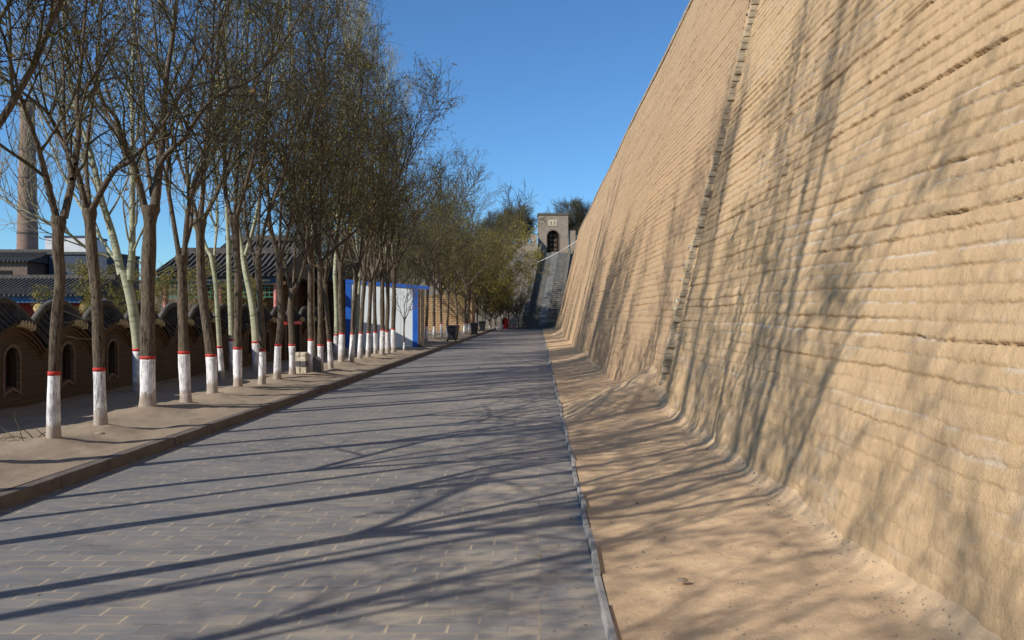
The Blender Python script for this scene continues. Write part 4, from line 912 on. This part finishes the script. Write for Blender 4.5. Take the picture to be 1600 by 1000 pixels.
rb = empty('red_box', (-3.62, 89.6, 0.05), 'small bright red cabinet at the end of the lane', 'cabinet')
MB().box(-.33, .33, -.25, .25, 0, 1.0).build('cabinet', M['redbright'], rb, bevel=.02); MB().box(-.24, .24, -.2, .2, 1.0, 1.22).build('top', M['redbright'], rb, bevel=.03)
MB().box(-.34, -.05, -.27, -.255, .55, .85).build('dark_window', M['dark'], rb); MB().box(0.1, .3, -.268, -.255, .1, .6).build('front_panel', M['red'], rb)
mb = MB().obox((0, 0, 0), .6, .4, .42, .2, .8); o = mb.build('stone_block', M['pinkstone'], None, bevel=.04); o.location = (-2.75, 90.2, 0.0); tag(o, 'pinkish stone block beside the red cabinet', 'stone')
mb = MB().box(-2.4, 2.0, 90.0, 90.35, 0, .22); tag(mb.build('low_wall', M['ramp']), 'low grey stone ledge across the foot of the stairway', 'ledge')
# white cable
p0 = Vector((-2.2, 95.5, 6.9)); p1 = Vector((4.4, 86.5, 9.55)); pts = [p0.lerp(p1, t / 12) - Vector((0, 0, 0.35 * (1 - (2 * t / 12 - 1) ** 2))) for t in range(13)]
tag(MB().tube(pts, .035, 6).build('cable', M['cable']), 'pale cable strung from the trees to the wall top before the gate tower', 'cable')

# ------------------------------------------------------------------ buildings beyond the scalloped wall
def tiled_roof(parent, x0, x1, ye, yr, z_e, z_r, pitch=0.28, r=0.07, both=True):
    mb = MB()
    zm = (z_e + z_r) / 2 - 0.12 * (z_r - z_e)
    for s_ in (1, -1):
        Yb = yr + (yr - ye) if s_ < 0 else ye; ym = (yr + Yb) / 2
        q = [(x0, Yb, z_e), (x1, Yb, z_e), (x1, ym, zm), (x0, ym, zm), (x1, yr, z_r), (x0, yr, z_r)]
        mb.add(q, [(0, 1, 2, 3), (3, 2, 4, 5)] if s_ > 0 else [(3, 2, 1, 0), (5, 4, 2, 3)])
    for xx in (x0, x1): mb.add([(xx, ye, z_e), (xx, yr, z_r), (xx, 2 * yr - ye, z_e)], [(0, 1, 2)])
    rf = mb.build('roof', M['tile'], parent)
    mb = MB(); x = x0 + pitch / 2
    while x < x1: mb.tube([(x, ye - .04, z_e + .03), (x, (ye + yr) / 2, zm + .03), (x, yr, z_r + .02)], r, 6); x += pitch
    mb.build('round_tiles', M['tile'], rf)
    MB().box(x0 - .1, x1 + .1, yr - .14, yr + .14, z_r - .02, z_r + .22).build('ridge', M['tile'], rf)
hall = empty('tiled_hall', (-30, 50, 0), 'low hall with long grey tiled roof and red columns at the left edge', 'building')
tiled_roof(hall, -7, 3.0, -0.9, 3.0, 2.75, 3.95); MB().box(-7, 2.8, -0.6, -0.4, 2.35, 2.72).build('painted_beam', M['teal'], hall)
for x in (-4.2, -1.2, 1.8): MB().tube([(x, -0.5, 0), (x, -0.5, 2.34)], .13, 12).build('column', M['pink' if x < -1 else 'red'], hall)
MB().box(-7, 2.8, 1.2, 1.4, 0, 2.7).build('rear_wall', M['red'], hall)
for i, (px, lab) in enumerate(((62, 'faded yellow lantern hanging under the tiled hall eave left of the second trunk'), (133, 'faded yellow lantern hanging under the hall eave right of the first trunk'))):
    l = empty('lantern', ((px - HX) * 49.2 / F, 49.2, 2.0), lab, 'lantern', 'lanterns under the hall eave')
    MB().lathe((0, 0, 0), [(.12, -.3), (.27, -.2), (.34, 0), (.27, .2), (.12, .3)], 14).build('lantern_body', M['lantern'], l); MB().tube([(0, 0, .3), (0, 0, .55)], .015, 6).build('cord', M['dark'], l); MB().tube([(0, 0, -.3), (0, 0, -.5)], [.05, .02], 6).build('tassel', M['redbright'], l)
pv = empty('green_pavilion', (-12.6, 32, 0), 'garden pavilion with grey tiled roof and green painted lattice frieze', 'pavilion')
tiled_roof(pv, -2.0, 2.9, -0.9, 1.8, 3.12, 4.15, .22, .055)
MB().box(-1.6, 2.6, -.42, -.3, 2.86, 3.1).build('painted_beam', M['teal'], pv); MB().box(-1.2, 2.4, -.45, -.421, 2.93, 3.0).build('cream_strip', M['cream'], pv)
mb = MB()
for x in np.arange(-1.5, 2.5, .16): mb.box(x, x + .025, -.38, -.34, 2.3, 2.858)
for z in (2.32, 2.5, 2.68, 2.82): mb.box(-1.5, 2.5, -.385, -.381, z, z + .025)
mb.build('lattice', M['green'], pv); MB().box(-1.85, -1.25, -.5, -.2, 2.8, 2.95).box(-2.0, -1.5, -.55, -.25, 2.96, 3.09).build('bracket', M['green'], pv)
for x in (-1.6, 0.5, 2.6): MB().tube([(x, -.36, 0), (x, -.36, 2.8)], .085, 12).build('column', M['pink'], pv)
MB().box(-1.6, 2.6, 2.4, 2.5, 0, 2.9).build('rear_wall', M['wood'], pv)
p2 = empty('garden_house', (-10.9, 40, 0), 'dark garden house with grey tiled roof left of the white board', 'building')
tiled_roof(p2, -1.9, 1.8, -1.0, 1.6, 3.2, 4.25, .24, .06); MB().box(-1.6, 1.5, -.3, 3.2, 0, 3.15).build('wall', M['wood'], p2); MB().box(-1.2, -.3, -.33, -.301, .2, 2.3).build('door', M['red'], p2)
p3 = empty('garden_house', (-13.2, 37, 0), 'taller grey tiled roof showing above the green pavilion', 'building')
tiled_roof(p3, -1.2, 2.2, -.9, 1.6, 4.1, 5.1, .24, .06); MB().box(-1, 2, -.2, 3, 0, 4.05).build('wall', M['wood'], p3)
oh = empty('old_house', (-38.5, 60, 0), 'old brown brick house with grey roof at the far left above the hall', 'building')
MB().box(-6, 1.6, 0, 5, 0, 5.4).build('wall', M['brownbrick'], oh); tiled_roof(oh, -6.2, 1.9, -.3, 2.5, 5.42, 6.3); MB().box(-.6, .5, -.05, 0, 3.6, 4.8).build('window', M['dark'], oh)
bs = empty('sheet_building', (-35, 62, 0), 'dark blue sheet clad building between the chimney and the white block', 'building')
MB().box(-1.5, 2.8, 0, 5, 0, 6.1).build('wall', M['slate'], bs); MB().box(-1.6, 2.9, -.1, 5, 6.102, 6.3).build('roof', M['iron'], bs)
wb = empty('white_building', (-70, 126, 0), 'distant flat roofed white building right of the chimney', 'building')
MB().box(-4.8, 1.5, 0, 6, 0, 13.2).build('wall', M['plaster'], wb); MB().box(-4.9, 1.6, -.1, 6, 13.202, 13.5).build('roof', M['slate'], wb)

ch = empty('brick_chimney', ((43 - HX) * 150 / F, 150, 0), 'tall tapering brick factory chimney in the distance at far left', 'chimney')
MB().lathe((0, 0, 0), [(1.95, 0), (1.72, 13), (1.5, 24), (1.2, 36), (1.2, 38.5)], 28).build('shaft', M['chimney'], ch); MB().lathe((0, 0, 38.502), [(1.22, 0), (1.4, .3), (1.4, 1.2), (1.15, 1.25), (1.1, .2)], 28).build('rim', M['chimney'], ch)
for z, r in ((12, 1.76), (16, 1.69), (20, 1.61), (26, 1.47), (31, 1.34)): MB().lathe((0, 0, z), [(r, 0), (r + .04, 0.02), (r + .04, .2), (r, .22)], 28).build('iron_band', M['iron'], ch)
# a far tree line and houses hold the horizon
for i, (x, y, wdt, ht, lab) in enumerate([(-95, 190, 40, 9, 'long low brick block on the horizon at left')]):
    e = empty('far_block', (x, y, 0), lab, 'building'); MB().box(-wdt / 2, wdt / 2, 0, 8, 0, ht).build('wall', M['brownbrick'], e); MB().box(-wdt / 2 - .3, wdt / 2 + .3, -.3, 8.3, ht + .002, ht + .4).build('roof', M['tile'], e)
